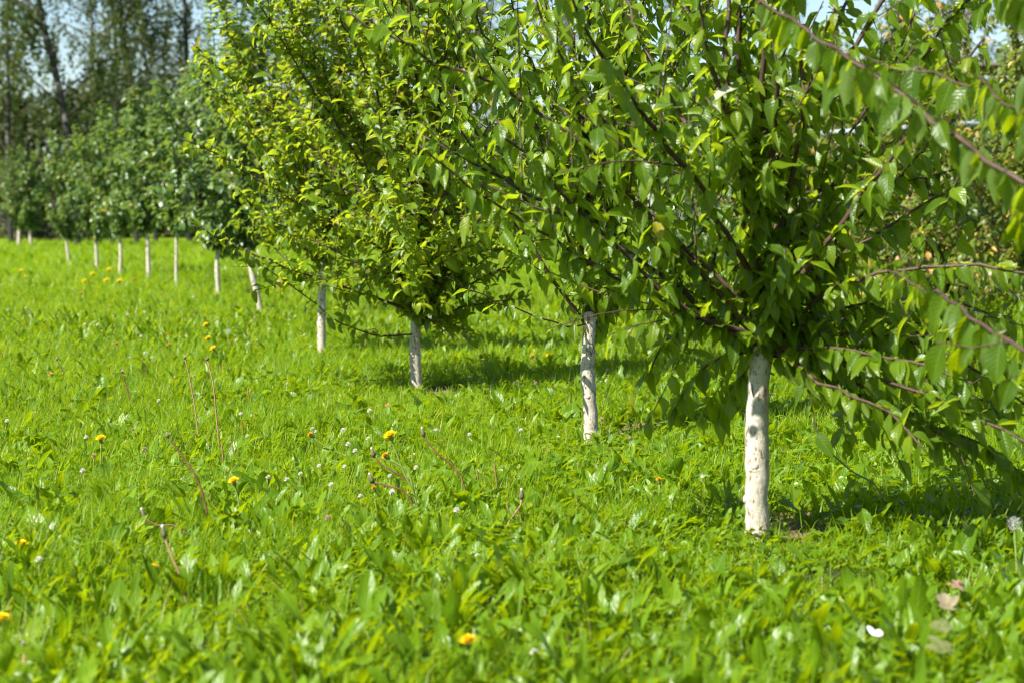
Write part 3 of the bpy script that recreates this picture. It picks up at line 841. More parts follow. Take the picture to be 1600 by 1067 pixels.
V = np.stack([X, Y, hgt(X, Y)], -1).reshape(-1, 3)
nx, ny = len(gx), len(gy)
q = (np.arange(ny - 1)[:, None] * nx + np.arange(nx - 1)[None]).reshape(-1)
mb = MB(); mb.add(V, np.stack([q, q + 1, q + nx + 1, q + nx], -1))
o = mb.build('ground', M['ground']); tag(o, 'turf floor of the orchard under the grass and weeds', 'ground', kind='structure')


# ------------------------------------------------------------------ meadow
def noise2(x, y, seed=0):
    r = np.random.default_rng(seed); v = 0
    for k in range(7):
        a, b, p = r.normal(0, 1.6 * (1 + k * .5), 2).tolist() + [r.uniform(0, 6.28)]
        v = v + np.sin(a * x + b * y + p) / (1 + k * .35)
    return v / 2.6


def scatter(dens, ya, yb, pw, rng, margin=.75):
    """points on the lawn, density dens/m2 at distance <=6, thinning as (6/y)^pw"""
    ys = np.linspace(ya, yb, 400)
    half = .222 * ys + margin
    dn = dens * np.minimum(1, (6.5 / ys)) ** pw * 2 * half
    tot = np.trapz(dn, ys); n = int(tot)
    cdf = np.r_[0, np.cumsum((dn[1:] + dn[:-1]) / 2 * np.diff(ys))]; cdf /= cdf[-1]
    y = np.interp(rng.random(n), cdf, ys)
    x = rng.uniform(-1, 1, n) * (.222 * y + margin)
    keep = np.ones(n, bool)
    for c, rx, ry in PATCH:
        d = ((x - c[0]) / rx) ** 2 + ((y - c[1]) / (ry * 2.2)) ** 2
        keep &= ~((d < 1) & (rng.random(n) < .92))
    gap = noise2(x * 6.5, y * 4.5, 99) + .5 * noise2(x * 15, y * 10, 98)
    keep &= ~((gap < -.30) & (rng.random(n) < .9 * smooth(16, 9, y)))
    return x[keep], y[keep]


def orient(n, rng, tilt, bias=(0, 0)):
    a = rng.uniform(0, 6.2832, n); e = rng.uniform(tilt[0], tilt[1], n)
    D = np.stack([np.cos(a) * np.cos(e) + bias[0], np.sin(a) * np.cos(e) + bias[1], np.sin(e)], 1)
    N = np.array([0, 0, 1.0]) - .35 * np.stack([np.cos(a), np.sin(a), np.zeros(n)], 1) + rng.normal(0, .25, (n, 3))
    return norm(D), N


def tint_of(x, y, rng, seed, amp=.22):
    return np.clip(.48 + amp * noise2(x * .9, y * .9, seed) + rng.normal(0, .17, len(x)), 0, .95)


def meadow():
    rng = np.random.default_rng(77)
    # fine grass
    mb = MB()
    for dens, ya, yb, pw, grow in ((12500, 3.6, 15, 1.1, .25), (3900, 15, 80, 1.4, .62)):
        x, y = scatter(dens, ya, yb, pw, rng)
        w = smooth(-.9, .9, noise2(x * .8, y * .7, 5) + .55 * smooth(.6, -1.2, x))
        k = rng.random(len(x)) < (.42 + .58 * w) * (.62 + .38 * smooth(5.4, 8.2, y + 1.3 * noise2(x * 1.1, y * 1.1, 31) - 1.2 * x)); x, y = x[k], y[k]; n = len(x)
        D, N = orient(n, rng, (.85, 1.52))
        g = np.maximum(1, y / 7) ** grow
        L = rng.uniform(.05, .15, n) * g ** .35 * (1 + .35 * noise2(x * 1.6, y * 1.6, 3)) * trim(x, y); W = rng.uniform(.0011, .0024, n) * g
        t = tint_of(x, y, rng, 8); t = np.where(rng.random(n) < .05, 1.0, t)
        add_leaves(mb, np.stack([x, y, hgt(x, y) - .004], 1), D, N, L, W, np.zeros(n), rng.uniform(.1, 1.5, n), t, 1, 3, 'blade', 0, 0, rng)
    print('grass', mb.n)
    o = mb.build('grass', M['grass']); tag(o, 'bright green grass blades covering the orchard lawn', 'grass', kind='stuff')
    # dandelion leaves, in rosettes
    mb = MB()
    for dens, ya, yb, pw, nv, per in ((160, 3.6, 9, .5, 12, 11), (125, 9, 20, .85, 7, 10), (50, 20, 70, 1.5, 3, 8)):
        x, y = scatter(dens, ya, yb, pw, rng)
        w = smooth(-1.0, .9, noise2(x * 1.1 + 4, y, 15) + .9 * smooth(-.6, .8, x) + .8 * smooth(7.5, 5.2, y))
        k = rng.random(len(x)) < .22 + .78 * w; x, y = x[k], y[k]
        big = rng.uniform(.6, 1.25, len(x)) * (1 + .25 * smooth(7.5, 5, y)); tn = tint_of(x, y, rng, 9)
        x, y, big, tn = (np.repeat(q, per) for q in (x, y, big, tn)); n = len(x)
        D, N = orient(n, rng, (.72, 1.5))
        x = x + D[:, 0] * .03 + rng.normal(0, .014, n); y = y + D[:, 1] * .03 + rng.normal(0, .014, n)
        g = np.maximum(1, y / 9) ** .4
        L = rng.uniform(.05, .118, n) * g * big * trim(x, y); W = L * rng.uniform(.065, .135, n)
        add_leaves(mb, np.stack([x, y, hgt(x, y) - .004], 1), D, N, L, W, rng.uniform(0, .7, n), rng.uniform(-.1, 1.1, n), np.where(rng.random(n) < .006, 1., np.clip(tn + rng.normal(0, .1, n), 0, .95)),
                   2, nv, 'dandelion', 0, .22, rng, jag=.6)
    print('dandelion', mb.n)
    o = mb.build('dandelion_leaves', M['dandelion_leaf']); tag(o, 'toothed dandelion leaves crowding the lawn', 'weeds', kind='stuff')
    # clover
    mb = MB()
    for dens, ya, yb, pw, nv in ((700, 3.6, 9, .7, 3), (700, 9, 30, 1.3, 2)):
        x, y = scatter(dens, ya, yb, pw, rng)
        w = smooth(-.7, 1.0, noise2(x * 1.2 - 2, y * 1.1, 25))
        k = rng.random(len(x)) < .2 + .8 * w; x, y = x[k], y[k]; n = len(x)
        g = np.maximum(1, y / 9) ** .5
        hh = rng.uniform(.025, .085, n) * trim(x, y)
        a0 = rng.uniform(0, 6.28, n); tilt = rng.normal(0, .35, (n, 3))
        t = tint_of(x, y, rng, 10)
        for j in range(3):
            a = a0 + j * 2.094
            D = np.stack([np.cos(a), np.sin(a), rng.uniform(-.1, .3, n)], 1)
            N = np.array([0, 0, 1.0]) + tilt
            D = D - (D * norm(N)).sum(1, keepdims=True) * norm(N) * .8
            L = rng.uniform(.013, .021, n) * g
            add_leaves(mb, np.stack([x, y, hgt(x, y) + hh], 1), D, N, L, L * .48, rng.uniform(.05, .5, n), rng.uniform(0, .5, n), t, 2, nv, 'clover', 0, 0, rng)
    print('clover', mb.n)
    o = mb.build('clover_leaves', M['clover_leaf']); tag(o, 'three-part clover leaves spread low through the lawn', 'clover', kind='stuff')
    # broad weeds
    mb = MB()
    x, y = scatter(46, 3.6, 12, .4, rng)
    xc, yc = [], []
    for (u, v, m, rr) in ((1390, 740, 34, .24), (1490, 770, 30, .22), (1330, 720, 18, .16), (1560, 800, 18, .2), (707, 690, 3, .03), (1440, 700, 24, .25), (900, 700, 9, .14), (1020, 770, 9, .15)):
        c = on_ground(u, v); xc.append(c[0] + rng.normal(0, rr, m)); yc.append(c[1] + rng.normal(0, rr * 1.3, m))
    x = np.r_[x, np.concatenate(xc)]; y = np.r_[y, np.concatenate(yc)]; n = len(x)
    rep = 4
    x = np.repeat(x, rep) + rng.normal(0, .012, n * rep); y = np.repeat(y, rep) + rng.normal(0, .012, n * rep); n *= rep
    D, N = orient(n, rng, (.5, 1.3))
    L = rng.uniform(.06, .145, n) * trim(x, y) ** .6; W = L * rng.uniform(.17, .27, n)
    add_leaves(mb, np.stack([x, y, hgt(x, y) + .008], 1), D, N, L, W, rng.uniform(.05, .6, n), rng.uniform(.3, 1.5, n), tint_of(x, y, rng, 12), 4, 9, 'broad', .18, .22, rng, jag=.12)
    o = mb.build('broad_leaved_weeds', M['broad_leaf']); tag(o, 'broad oval plantain and dock leaves standing in the lawn', 'weeds', kind='stuff')


meadow()

# bare soil at the trunks
for i, (c, rx, ry) in enumerate(PATCH[:3]):
    rng = np.random.default_rng(500 + i); mb = MB(); k = 15
    gxx, gyy = np.meshgrid(np.linspace(-1, 1, k), np.linspace(-1, 1, k))
    rr = np.sqrt(gxx ** 2 + gyy ** 2)
    px, py = c[0] + gxx * rx * 1.2, c[1] + gyy * ry * 2.4
    zz = hgt(px, py) + .014 * np.clip(1 - rr, -.6, 1) + rng.normal(0, .004, rr.shape) * (rr < 1) - .004
    q = (np.arange(k - 1)[:, None] * k + np.arange(k - 1)[None]).reshape(-1)
    mb.add(np.stack([px, py, zz], -1).reshape(-1, 3), np.stack([q, q + 1, q + k + 1, q + k], -1))
    o = mb.build('soil_patch', M['soil']); tag(o, ['bare brown soil beside the thickest trunk', 'bare brown soil right of the second trunk', 'bare brown soil right of the third trunk'][i], 'soil', kind='structure')


def clod(p, r, label, seed):
    rng = np.random.default_rng(seed); mb = MB(); k, m = 12, 8
    a = np.linspace(0, 2 * math.pi, k, endpoint=False); b = np.linspace(-1.35, 1.45, m)
    A, Bb = np.meshgrid(a, b)
    n1 = 1 + .16 * np.sin(3 * A + seed) * np.cos(2 * Bb) + rng.normal(0, .09, A.shape)
    v = np.stack([np.cos(A) * np.cos(Bb) * n1, np.sin(A) * np.cos(Bb) * n1, np.sin(Bb) * n1 * .68], -1) * r
    i = np.arange(m - 1)[:, None] * k; j = np.arange(k)[None]; j2 = (j + 1) % k
    mb.add(v.reshape(-1, 3) + [0, 0, r * .45], np.stack([i + j, i + j2, i + k + j2, i + k + j], -1).reshape(-1, 4))
    o = mb.build('soil_clod', M['soil'], smooth=False); o.location = Vector(p.tolist()); tag(o, label, 'soil clod', 'clods of earth at the trunk')


for i, (u, v, r, lab) in enumerate([(1247, 803, .022, 'largest clod of brown earth right of the thickest trunk'), (1262, 808, .014, 'small clod of earth right of the largest one'),
                                    (1226, 806, .013, 'small clod of earth between the thickest trunk and the largest clod'), (1005, 668, .018, 'clod of earth right of the second trunk')]):
    clod(on_ground(u, v), r, lab, 520 + i)


# ------------------------------------------------------------------ flowers
def flower_head(mb, c, axis, r, rng, n=34, layers=3):
    axis = axis / np.linalg.norm(axis)
    A = norm(np.cross(axis, [.3, .9, .1])); B = np.cross(axis, A)
    for ly in range(layers):
        m = n - ly * 7; a = np.arange(m) * 6.2832 / m + rng.uniform(0, 1) + rng.normal(0, .06, m)
        out = np.cos(a)[:, None] * A + np.sin(a)[:, None] * B
        e = .15 + ly * .42
        D = out * math.cos(e) + axis * math.sin(e); N = axis * math.cos(e) - out * math.sin(e)
        add_leaves(mb, np.tile(c + axis * .001 * ly, (m, 1)), D, N, np.full(m, r * (1 - .14 * ly)) * rng.uniform(.88, 1.05, m), np.full(m, r * .11), np.full(m, .1),
                   np.full(m, -.3 + .2 * ly), rng.random(m), 1, 2, 'blade', 0, 0, rng)


def stem_pts(px, y, jig=.0):
    n = len(px)
    return np.array([at(u, v, y + jig * i / n) for i, (u, v) in enumerate(px)])


def dandelion(px, label, old=False, size=1.0, seed=0, y=None):
    """px: pixels from head to foot, foot on the ground"""
    rng = np.random.default_rng(seed)
    g = on_ground(*px[-1], .01); y = y or g[1]
    P = stem_pts(px[::-1], y); P[0][2] = float(hgt(P[0][0], y)) - .01
    base = P[0].copy(); root = empty('dandelion', base); tag(root, label, 'flower', 'yellow dandelions in the lawn')
    Q, _ = resample(P - base, .02) if len(P) > 2 else resample([P[0] - base, (P[0] + P[1]) / 2 - base + rng.normal(0, .004, 3), P[1] - base], .02)
    mb = MB(); tube(mb, Q, .0027 * min(size, 1.2), 6); mb.build('stem', M['stem_green'], root)
    ax = norm(Q[-1] - Q[-3]) + np.array([-.25, -.35, .55]); ax = ax / np.linalg.norm(ax)
    mb = MB(); lathe(mb, Q[-1] - ax * .004, ax, [(0, .002), (.003, .0055 * size), (.009, .0065 * size), (.013, .006 * size), (.014, .001)], 9); mb.build('calyx', M['stem_green'], root)
    mb = MB(); flower_head(mb, Q[-1] + ax * .009, ax, (.0225 if not old else .012) * size, rng, layers=4); mb.build('flower_head', M['petal_old' if old else 'petal'], root)
    return root


D_ = [
    ([(612, 686), (628, 730), (648, 775), (657, 812)], 'large bright dandelion on a long pale stem, in the middle of the lawn', False, 1.1),
    ([(158, 690), (158, 718), (158, 752)], 'dandelion seen side-on on a short straight stem, at left', False, 1.0),
    ([(367, 757), (374, 790), (377, 828)], 'dandelion on a pale stem below the tall seed stems', False, .9),
    ([(33, 857), (26, 872), (24, 905)], 'soft-focus dandelion at the left edge, lower of two near the corner grass', False, .9),
    ([(240, 893), (242, 915), (243, 940)], 'small soft-focus dandelion near the lower left, beside a reddish stem', True, 1.3),
    ([(4, 975), (2, 1000), (2, 1040)], 'blurred dandelion cut by the left edge, nearest the lower-left corner', False, 1.0),
    ([(732, 1010), (728, 1035), (726, 1075)], 'blurred dandelion at the bottom middle of the picture', False, .95),
    ([(606, 715), (625, 727), (640, 740), (655, 800)], 'closing orange dandelion on an arched stem beside the large one', True, 1.2),
    ([(488, 682), (510, 698), (555, 722), (566, 745)], 'orange-tipped faded dandelion on a stem lying to the left', True, 1.1),
    ([(585, 767), (587, 782), (589, 800)], 'small yellow bud left of the bent red stem', True, .9),
    ([(621, 659), (622, 672), (623, 690)], 'small yellow flower just above the large dandelion', True, .9),
    ([(323, 510), (336, 530), (350, 560)], 'upper of three dandelions right of the tall seed stems', False, 1.1),
    ([(326, 531), (330, 545), (334, 565)], 'middle of three dandelions right of the tall seed stems', False, 1.0),
    ([(335, 547), (345, 562), (352, 580)], 'lowest of three dandelions beside the tall seed stems', False, 1.2),
    ([(265, 541), (268, 552), (269, 566)], 'orange dandelion left of the tall seed stems, lower of two', True, 1.5),
    ([(262, 524), (263, 533), (264, 545)], 'orange dandelion left of the tall seed stems, upper of two', True, 1.3),
    ([(183, 539), (184, 549), (185, 562)], 'small dark-yellow dandelion in the open lawn at left', True, 1.3),
    ([(80, 589), (81, 600), (82, 612)], 'orange dandelion alone in the lawn at far left', True, 1.5),
    ([(859, 558), (861, 569), (862, 582)], 'dandelion in the tree shadow left of the second trunk', False, 1.1),
    ([(832, 559), (833, 568), (833, 579)], 'faded orange flower in the tree shadow, left of the yellow one', True, 1.5),
    ([(752, 559), (753, 568), (753, 580)], 'faded brown-orange flower right of the third trunk', True, 1.5),
    ([(33, 425), (34, 432), (34, 444)], 'far dandelion at the left edge, upper of two', False, 1.9),
    ([(41, 434), (42, 440), (42, 450)], 'far small dandelion at the left edge, lower of two', False, 1.3),
    ([(145, 430), (146, 438), (146, 448)], 'far dandelion below the tenth trunk, upper left of the cluster', False, 1.9),
    ([(133, 441), (134, 448), (134, 458)], 'far dandelion at the lower left of the cluster', False, 1.7),
    ([(145, 442), (146, 449), (146, 458)], 'smallest far dandelion, beside the lower left one of the cluster', True, 1.7),
    ([(167, 440), (168, 447), (168, 458)], 'far dandelion in the middle of the cluster', False, 2.0),
    ([(171, 423), (172, 430), (172, 442)], 'far dandelion at the top of the cluster', False, 1.9),
    ([(187, 441), (188, 448), (188, 459)], 'far dandelion at the right end of the cluster', False, 1.9),
    ([(127, 460), (128, 467), (128, 477)], 'far orange flower below the cluster of dandelions', True, 2.2),
    ([(210, 438), (211, 445), (211, 455)], 'far salmon-orange flower right of the cluster of dandelions', True, 2.4),
    ([(1030, 754), (1031, 770), (1032, 790)], 'small orange flower in the weeds left of the thickest trunk', True, 1.0),
]
for i, (px, lab, old, s) in enumerate(D_):
    dandelion(px, lab, old, s, 600 + i)


def seed_stem(px, label, mat='stem_red', head='bud', seed=0, r=.0026, hs=1.0):
    rng = np.random.default_rng(seed)
    g = on_ground(*px[-1], .01); y = g[1]
    P = stem_pts(px[::-1], y, .03); P[0][2] = float(hgt(P[0][0], y)) - .01
    base = P[0].copy(); root = empty('seed_stem', base); tag(root, label, 'seed stem', 'spent dandelion stems in the lawn')
    Q, _ = resample(P - base, .018)
    mb = MB(); tube(mb, Q, np.linspace(r * 1.15, r * .85, len(Q)), 7); mb.build('stem', M[mat], root)
    ax = norm(np.array([-.12, -.1, 1.0]) + .3 * norm(Q[-1] - Q[-3])); e = Q[-1]
    if head == 'bud':
        mb = MB(); lathe(mb, e - ax * .003, ax, [(0, .002), (.003, .0058 * hs), (.009, .0066 * hs), (.016, .0048 * hs), (.022, .0036 * hs), (.024, .002)], 9); mb.build('seed_head', M['bud'], root)
        mb = MB(); lathe(mb, e + ax * .020, ax, [(0, .0024 * hs), (.003, .0034 * hs), (.006, .003 * hs), (.0075, .001)], 9); mb.build('tuft', M['tuft'], root)
        m = 9; a = np.arange(m) * 6.283 / m; out = np.stack([np.cos(a), np.sin(a), np.zeros(m)], 1)
        mb = MB(); add_leaves(mb, np.tile(e, (m, 1)), out * .7 - ax * .7, out, np.full(m, .009 * hs), np.full(m, .0013), np.zeros(m), np.full(m, .6), rng.random(m), 1, 2, 'blade', 0, 0, rng)
        mb.build('bract', M['bud'], root)
    elif head == 'bare':
        mb = MB(); lathe(mb, e - ax * .003, ax, [(0, .002), (.003, .0058), (.007, .0062), (.011, .004), (.012, .001)], 9); mb.build('seed_head', M['bud'], root)
        m = 14; d = norm(rng.normal(0, 1, (m, 3)) + [.2, 0, .5])
        mb = MB(); add_leaves(mb, np.tile(e + ax * .006, (m, 1)), d, rng.normal(0, 1, (m, 3)), rng.uniform(.005, .010, m), np.full(m, .0011), np.zeros(m), np.zeros(m), rng.random(m), 1, 2, 'blade', 0, 0, rng)
        mb.build('tuft', M['tuft'], root)
    else:
        m = 80; d = norm(rng.normal(0, 1, (m, 3)))
        mb = MB(); rr = .019 * hs
        add_leaves(mb, np.tile(e, (m, 1)), d, rng.normal(0, 1, (m, 3)), np.full(m, rr), np.full(m, .0006), np.zeros(m), np.zeros(m), rng.random(m), 1, 2, 'blade', 0, 0, rng)
        tips = e + d * rr
        for q in range(3):
            dd = norm(d + rng.normal(0, .5, d.shape)); add_leaves(mb, tips, dd, rng.normal(0, 1, (m, 3)), np.full(m, .006), np.full(m, .0006), np.zeros(m), np.zeros(m), rng.random(m), 1, 1, 'blade', 0, 0, rng)
        mb.build('seed_clock', M['puff'], root)


S_ = [
    ([(289, 560), (297, 595), (305, 640), (312, 692)], 'tall pinkish seed stem with dark bare head, left one of the upright pair', 'stem_pale', 'bare'),
    ([(324, 562), (333, 600), (338, 650), (345, 718)], 'tall pinkish seed stem, right one of the upright pair', 'stem_pale', 'bare'),
    ([(191, 582), (197, 603), (203, 630), (203, 660)], 'curved dark-red seed stem alone at left', 'stem_red', 'bare'),
    ([(262, 682), (285, 712), (315, 765), (334, 852)], 'long brown seed stem leaning left with a wisp of grey fluff', 'stem_red', 'bare'),
    ([(257, 838), (268, 868), (283, 905), (299, 968)], 'thick soft-focus brown stem with a closed green bud, near the lower left', 'stem_pale', 'bud'),
    ([(226, 808), (245, 820), (272, 820), (290, 832), (300, 862)], 'red stem bent over in a hook, behind the thick soft-focus bud', 'stem_red', 'bud'),
    ([(662, 680), (680, 705), (706, 726), (722, 748), (729, 778)], 'dark-red S-curved stem with closed bud, right of the large dandelion', 'stem_red', 'bud'),
    ([(582, 752), (600, 757), (630, 766), (645, 788), (654, 818)], 'red stem arching low under the large dandelion, with closed bud', 'stem_red', 'bud'),
    ([(584, 712), (600, 728), (630, 745), (645, 765), (656, 795)], 'red stem arching behind the large dandelion stem, with closed bud', 'stem_red', 'bud'),
    ([(815, 778), (814, 788), (800, 808), (790, 826), (783, 848)], 'pinkish bent stem with pale bud, right of the middle of the lawn', 'stem_pale', 'bud'),
    ([(89, 562), (97, 577), (106, 592), (113, 610)], 'short dark stem with a whitish head, upper left lawn', 'stem_red', 'bare'),
    ([(36, 1010), (38, 1030), (40, 1050), (42, 1085)], 'blurred brown stem in the lower-left corner', 'stem_pale', 'bare'),
    ([(1585, 817), (1586, 845), (1588, 875), (1590, 915)], 'blurred grey dandelion clock at the right edge', 'stem_green', 'clock'),
    ([(357, 518), (357, 530), (358, 545), (358, 560)], 'white dandelion clock standing left of the fourth trunk', 'stem_green', 'clock'),
    ([(1288, 697), (1330, 735), (1365, 755), (1385, 790), (1398, 820)], 'long yellow-green bare stem arching in the shade right of the thickest trunk', 'stem_green', 'bud'),
]
for i, (px, lab, mt, hd) in enumerate(S_):
    seed_stem(px, lab, mt, hd, 700 + i, hs=1.15 if hd != 'clock' else .72)

# plantain spikes
SP = [((378, 655), (380, 700), 'upright brown plantain spike right of the tall seed stems'), ((387, 605), (389, 640), 'thin brown plantain spike above the right tall stem'),
      ((323, 680), (327, 705), 'short dark plantain spike between the tall seed stems'), ((346, 692), (351, 745), 'brown plantain spike at the foot of the right tall stem'),
      ((362, 692), (367, 725), 'plantain spike left of the upright brown one'), ((744, 733), (751, 775), 'plantain spike right of the S-curved red stem'),
      ((772, 722), (779, 785), 'taller plantain spike near the middle of the lawn'), ((766, 764), (771, 790), 'short plantain spike between the taller ones'),
      ((813, 798), (815, 840), 'plantain spike right of the pinkish bent stem'), ((792, 785), (799, 830), 'thin plantain spike left of the pinkish bent stem')]
for i, (a, b, lab) in enumerate(SP):
    g = on_ground(*b, .02); y = g[1]; P = stem_pts([b, ((a[0] + b[0]) / 2 + .6, (a[1] + b[1]) / 2), a], y); P[0][2] = float(hgt(P[0][0], y)) - .01
    root = empty('plantain_spike', P[0]); tag(root, lab, 'plantain', 'brown plantain spikes in the lawn')
    Q, L = resample(P - P[0], .012)
    mb = MB(); tube(mb, Q, .0011, 5); mb.build('stalk', M['stem_green'], root)
    m = max(3, int(len(Q) * .55)); mb = MB(); tube(mb, Q[-m:], np.r_[.0016, np.full(m - 2, .0028), .0015], 7, True, .18, np.random.default_rng(i)); mb.build('spike', M['spike'], root)


# white clover flowers: build one, copy the rest
def clover_proto(name, mat, seed):
    rng = np.random.default_rng(seed)
    root = empty(name, (0, 0, 0))
    mb = MB(); tube(mb, np.array([[0, 0, -.01], [.004, .002, .045], [0, 0, .09]]), .0011, 5); mb.build('stem', M['stem_green'], root)
    mb = MB(); m = 46
    ph = np.arange(m) * 2.39996; zz = np.linspace(.95, -.55, m); rr = np.sqrt(1 - zz ** 2)
    d = np.stack([np.cos(ph) * rr, np.sin(ph) * rr, zz], 1)
    add_leaves(mb, np.tile(np.array([0, 0, .095]), (m, 1)), norm(d + [0, 0, .35]), d + [0, 0, -.6], rng.uniform(.0085, .0115, m), np.full(m, .0021), np.full(m, .5), np.full(m, .5), rng.random(m), 2, 3, 'apple', 0, 0, rng)
    mb.build('flower_head', M[mat], root)
    return root


CW = [(229, 556), (239, 559), (221, 533), (248, 625), (277, 594), (369, 653), (393, 672), (491, 665), (476, 531), (487, 545), (395, 646), (402, 541), (389, 546), (374, 539), (206, 555),
      (539, 667), (574, 674), (594, 644), (492, 666), (679, 659), (737, 673), (812, 667), (561, 704), (534, 731), (499, 729), (471, 733), (459, 750), (512, 762), (607, 746), (656, 734), (601, 770),
      (725, 799), (564, 772), (732, 577), (759, 577), (803, 594), (834, 583), (862, 578), (940, 570), (907, 573), (949, 596), (140, 693), (15, 487), (44, 484), (118, 457),
      (2, 451), (4, 669), (200, 496), (228, 493), (178, 500), (153, 513), (133, 512), (257, 390), (300, 395), (134, 736), (67, 871), (411, 748), (828, 1012), (545, 690), (640, 700), (440, 600), (420, 520), (300, 470)]
CP = [(466, 557), (147, 715), (520, 815), (845, 595), (940, 663), (1497, 917), (206, 672), (300, 600), (980, 690), (232, 700)]


def copy_tree(o, parent=None):
    c = o.copy(); COL.objects.link(c); c.parent = parent
    for ch in [q for q in o.children]:
        copy_tree(ch, c)
    return c


for pts, mat, lab, grp in ((CW, 'clover_white', 'small round white clover flower head standing in the green lawn', 'white clover flowers in the lawn'),
                           (CP, 'clover_pink', 'small faded pinkish clover flower head in the lawn', 'faded clover flowers in the lawn')):
    proto = clover_proto('clover_flower', mat, 800)
    tag(proto, lab, 'flower', grp)
    for i, (u, v) in enumerate(pts):
        rng = np.random.default_rng(810 + i + u)
        o = proto if i == 0 else copy_tree(proto)
        d = ray(u, v); t_ = (.095 - CAM_Z) / d[2]; p = d * t_
        s = rng.uniform(.8, 1.08) * (1.0 if p[1] < 14 else 1.25)
        p[2] = float(hgt(p[0], p[1]))
        o.location = Vector(p.tolist()); o.scale = (s, s, s * rng.uniform(1.0, 1.15)); o.rotation_euler = (rng.normal(0, .12), rng.normal(0, .12), rng.uniform(0, 6.28))


# butterflies
def wing(mb, P, N, rng, mid):
    """fan of a wing outline, attribute v runs from body to rim"""
    P = np.asarray(P, float); n = len(P)
    c = np.asarray(mid, float)
    V = np.concatenate([[c], c + (P - c) * .55, P]); A = np.full((len(V), 3), .5, np.float32)
    A[0, 1] = 0; A[1:n + 1, 1] = .5; A[n + 1:, 1] = 1
    f = [(0, 1 + i, 2 + i, 2 + i) for i in range(n - 1)] + [(1 + i, n + 1 + i, n + 2 + i, 2 + i) for i in range(n - 1)]
    off = np.asarray(N) * .0005
    mb.add(V + off, f, A)


def butterfly(pos, label, mat, s, rz, open_, tilt, name='butterfly'):
    root = empty(name, pos); tag(root, label, 'butterfly')
    root.rotation_euler = (tilt[0], tilt[1], rz)
    fore = np.array([(0, .35), (.25, .75), (.7, 1.15), (1.0, 1.2), (1.05, .95), (.85, .5), (.45, .12), (0, .05)])
    hind = np.array([(0, .1), (.4, .14), (.8, .1), (.85, -.3), (.6, -.7), (.3, -.75), (.06, -.35), (0, -.1)])
    rng = np.random.default_rng(3)
    for sd in (-1, 1):
        for k, w in (('forewing', fore), ('hindwing', hind)):
            ca, sa = math.cos(open_), math.sin(open_)
            P = np.stack([sd * w[:, 0] * ca, w[:, 1], w[:, 0] * sa + (.02 if k == 'forewing' else 0)], 1) * s
            mb = MB(); wing(mb, P, (0, 0, 1), rng, np.array([0, .15 if k == 'forewing' else 0, 0]) * s); mb.build(k, M[mat], root)
    mb = MB(); tube(mb, np.array([[0, -.5, .0], [0, -.1, .03], [0, .25, .04], [0, .5, .05]]) * s, np.array([.03, .06, .075, .05]) * s, 7); mb.build('body', M['body_dark'], root)
    mb = MB()
    for sd in (-1, 1):
        tube(mb, np.array([[0, .5, .05], [sd * .15, .8, .15], [sd * .28, 1.05, .2]]) * s, .012 * s, 4)
    mb.build('antenna', M['body_dark'], root)


g = on_ground(605, 645, .03)
butterfly(at(606, 633, g[1]), 'small orange butterfly with dark wing tips resting on the grass', 'orange_wing', .020, -.8, .35, (.35, -.1))
g = on_ground(1370, 1034, .05)
butterfly(at(1369, 994, g[1]), 'white butterfly with raised wings low on the weeds at lower right', 'white_wing', .016, 1.2, 1.15, (.1, .5))


# fallen leaves
def lobed(pos, label, mat, s, rz, tilt, seed, tint):
    rng = np.random.default_rng(seed); mb = MB()
    m = 5; a = np.linspace(-1.5, 1.5, m); D = np.stack([np.sin(a), np.cos(a), np.full(m, .12)], 1)
    add_leaves(mb, np.zeros((m, 3)), D, np.tile([0, 0, 1.0], (m, 1)), s * np.array([.55, .85, 1.0, .85, .55]), s * np.array([.16, .2, .22, .2, .16]), np.full(m, .12), rng.uniform(-.2, .8, m), np.full(m, tint), 4, 6, 'apple', 0, .12, rng)
    tube(mb, np.array([[0, 0, 0], [0, -.3 * s, .02 * s], [.02 * s, -.6 * s, .1 * s]]), .0012, 5)
    o = mb.build('fallen_leaf', M[mat]); o.location = Vector([float(q) for q in pos]); o.rotation_euler = (tilt[0], tilt[1], rz)
    tag(o, label, 'leaf', 'dead leaves fallen on the weeds')


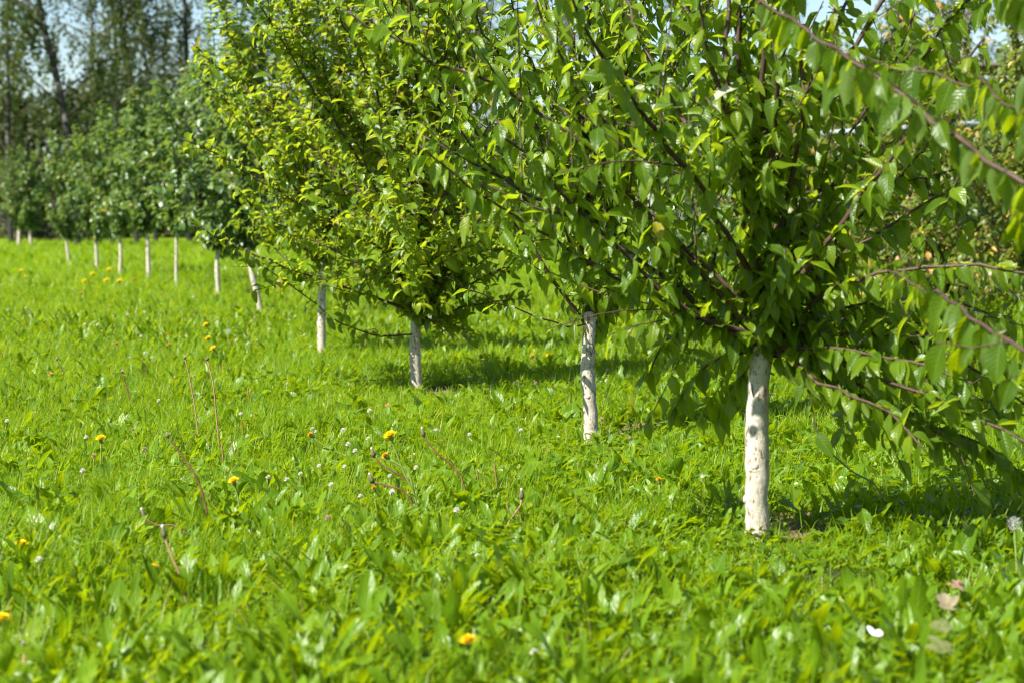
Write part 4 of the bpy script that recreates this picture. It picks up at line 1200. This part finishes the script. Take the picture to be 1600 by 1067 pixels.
for i, (u, v, s, rz, tl, lab, tint) in enumerate([
    (1481, 948, .042, .2, (.9, .1), 'beige lobed dead leaf caught upright in the weeds at lower right', .4),
    (1498, 917, .032, .4, (.4, .2), 'pinkish dead leaf lying above the beige lobed one', .95),
    (1466, 983, .040, -.5, (.6, .3), 'mottled grey-green dead leaf, upper of two near the lower-right corner', .1),
    (1478, 1015, .046, .6, (.55, -.2), 'mottled grey-green dead leaf, lower of two near the lower-right corner', .15)]):
    g = on_ground(u, v, .10); lobed(at(u, v, g[1]), lab, 'leaf_dry' if i < 2 else 'leaf_mottled', s, rz, tl, 900 + i, tint)

# ------------------------------------------------------------------ light, camera
w = bpy.data.worlds.new('World'); sc.world = w; w.use_nodes = True
nt = w.node_tree; nt.nodes.clear()
sky = nt.nodes.new('ShaderNodeTexSky'); sky.sky_type = 'NISHITA'; sky.sun_disc = False
sky.sun_elevation = SUN_EL; sky.sun_rotation = SUN_AZ; sky.air_density = 1.0; sky.dust_density = .4; sky.ozone_density = 3.0; sky.altitude = 500
bg = nt.nodes.new('ShaderNodeBackground'); bg.inputs[1].default_value = .064
wo = nt.nodes.new('ShaderNodeOutputWorld')
nt.links.new(sky.outputs[0], bg.inputs[0]); nt.links.new(bg.outputs[0], wo.inputs[0])
ld = bpy.data.lights.new('sun', 'SUN'); ld.energy = 5.0; ld.angle = R(.53); ld.color = (1.0, .955, .87)
lo = bpy.data.objects.new('sun', ld); COL.objects.link(lo)
lo.rotation_euler = Vector((-SUN).tolist()).to_track_quat('-Z', 'Y').to_euler()
lo.location = (0, 0, 20)

cd = bpy.data.cameras.new('camera'); cam = bpy.data.objects.new('camera', cd); COL.objects.link(cam)
cam.location = (0, 0, CAM_Z); cam.rotation_euler = (math.pi / 2 - PITCH, 0, 0)
cd.lens = 85; cd.sensor_width = 36; cd.clip_start = .05; cd.clip_end = 1500
cd.dof.use_dof = True; cd.dof.focus_distance = 8.4; cd.dof.aperture_fstop = 5.6; cd.dof.aperture_blades = 9
sc.camera = cam
vs = sc.view_settings; vs.view_transform = 'Standard'; vs.look = 'None'; vs.exposure = 1.32; vs.gamma = 1.0
sc.cycles.max_bounces = 7; sc.cycles.diffuse_bounces = 4; sc.cycles.transmission_bounces = 4; sc.cycles.glossy_bounces = 2
sc.cycles.use_denoising = True; sc.cycles.filter_width = 1.1
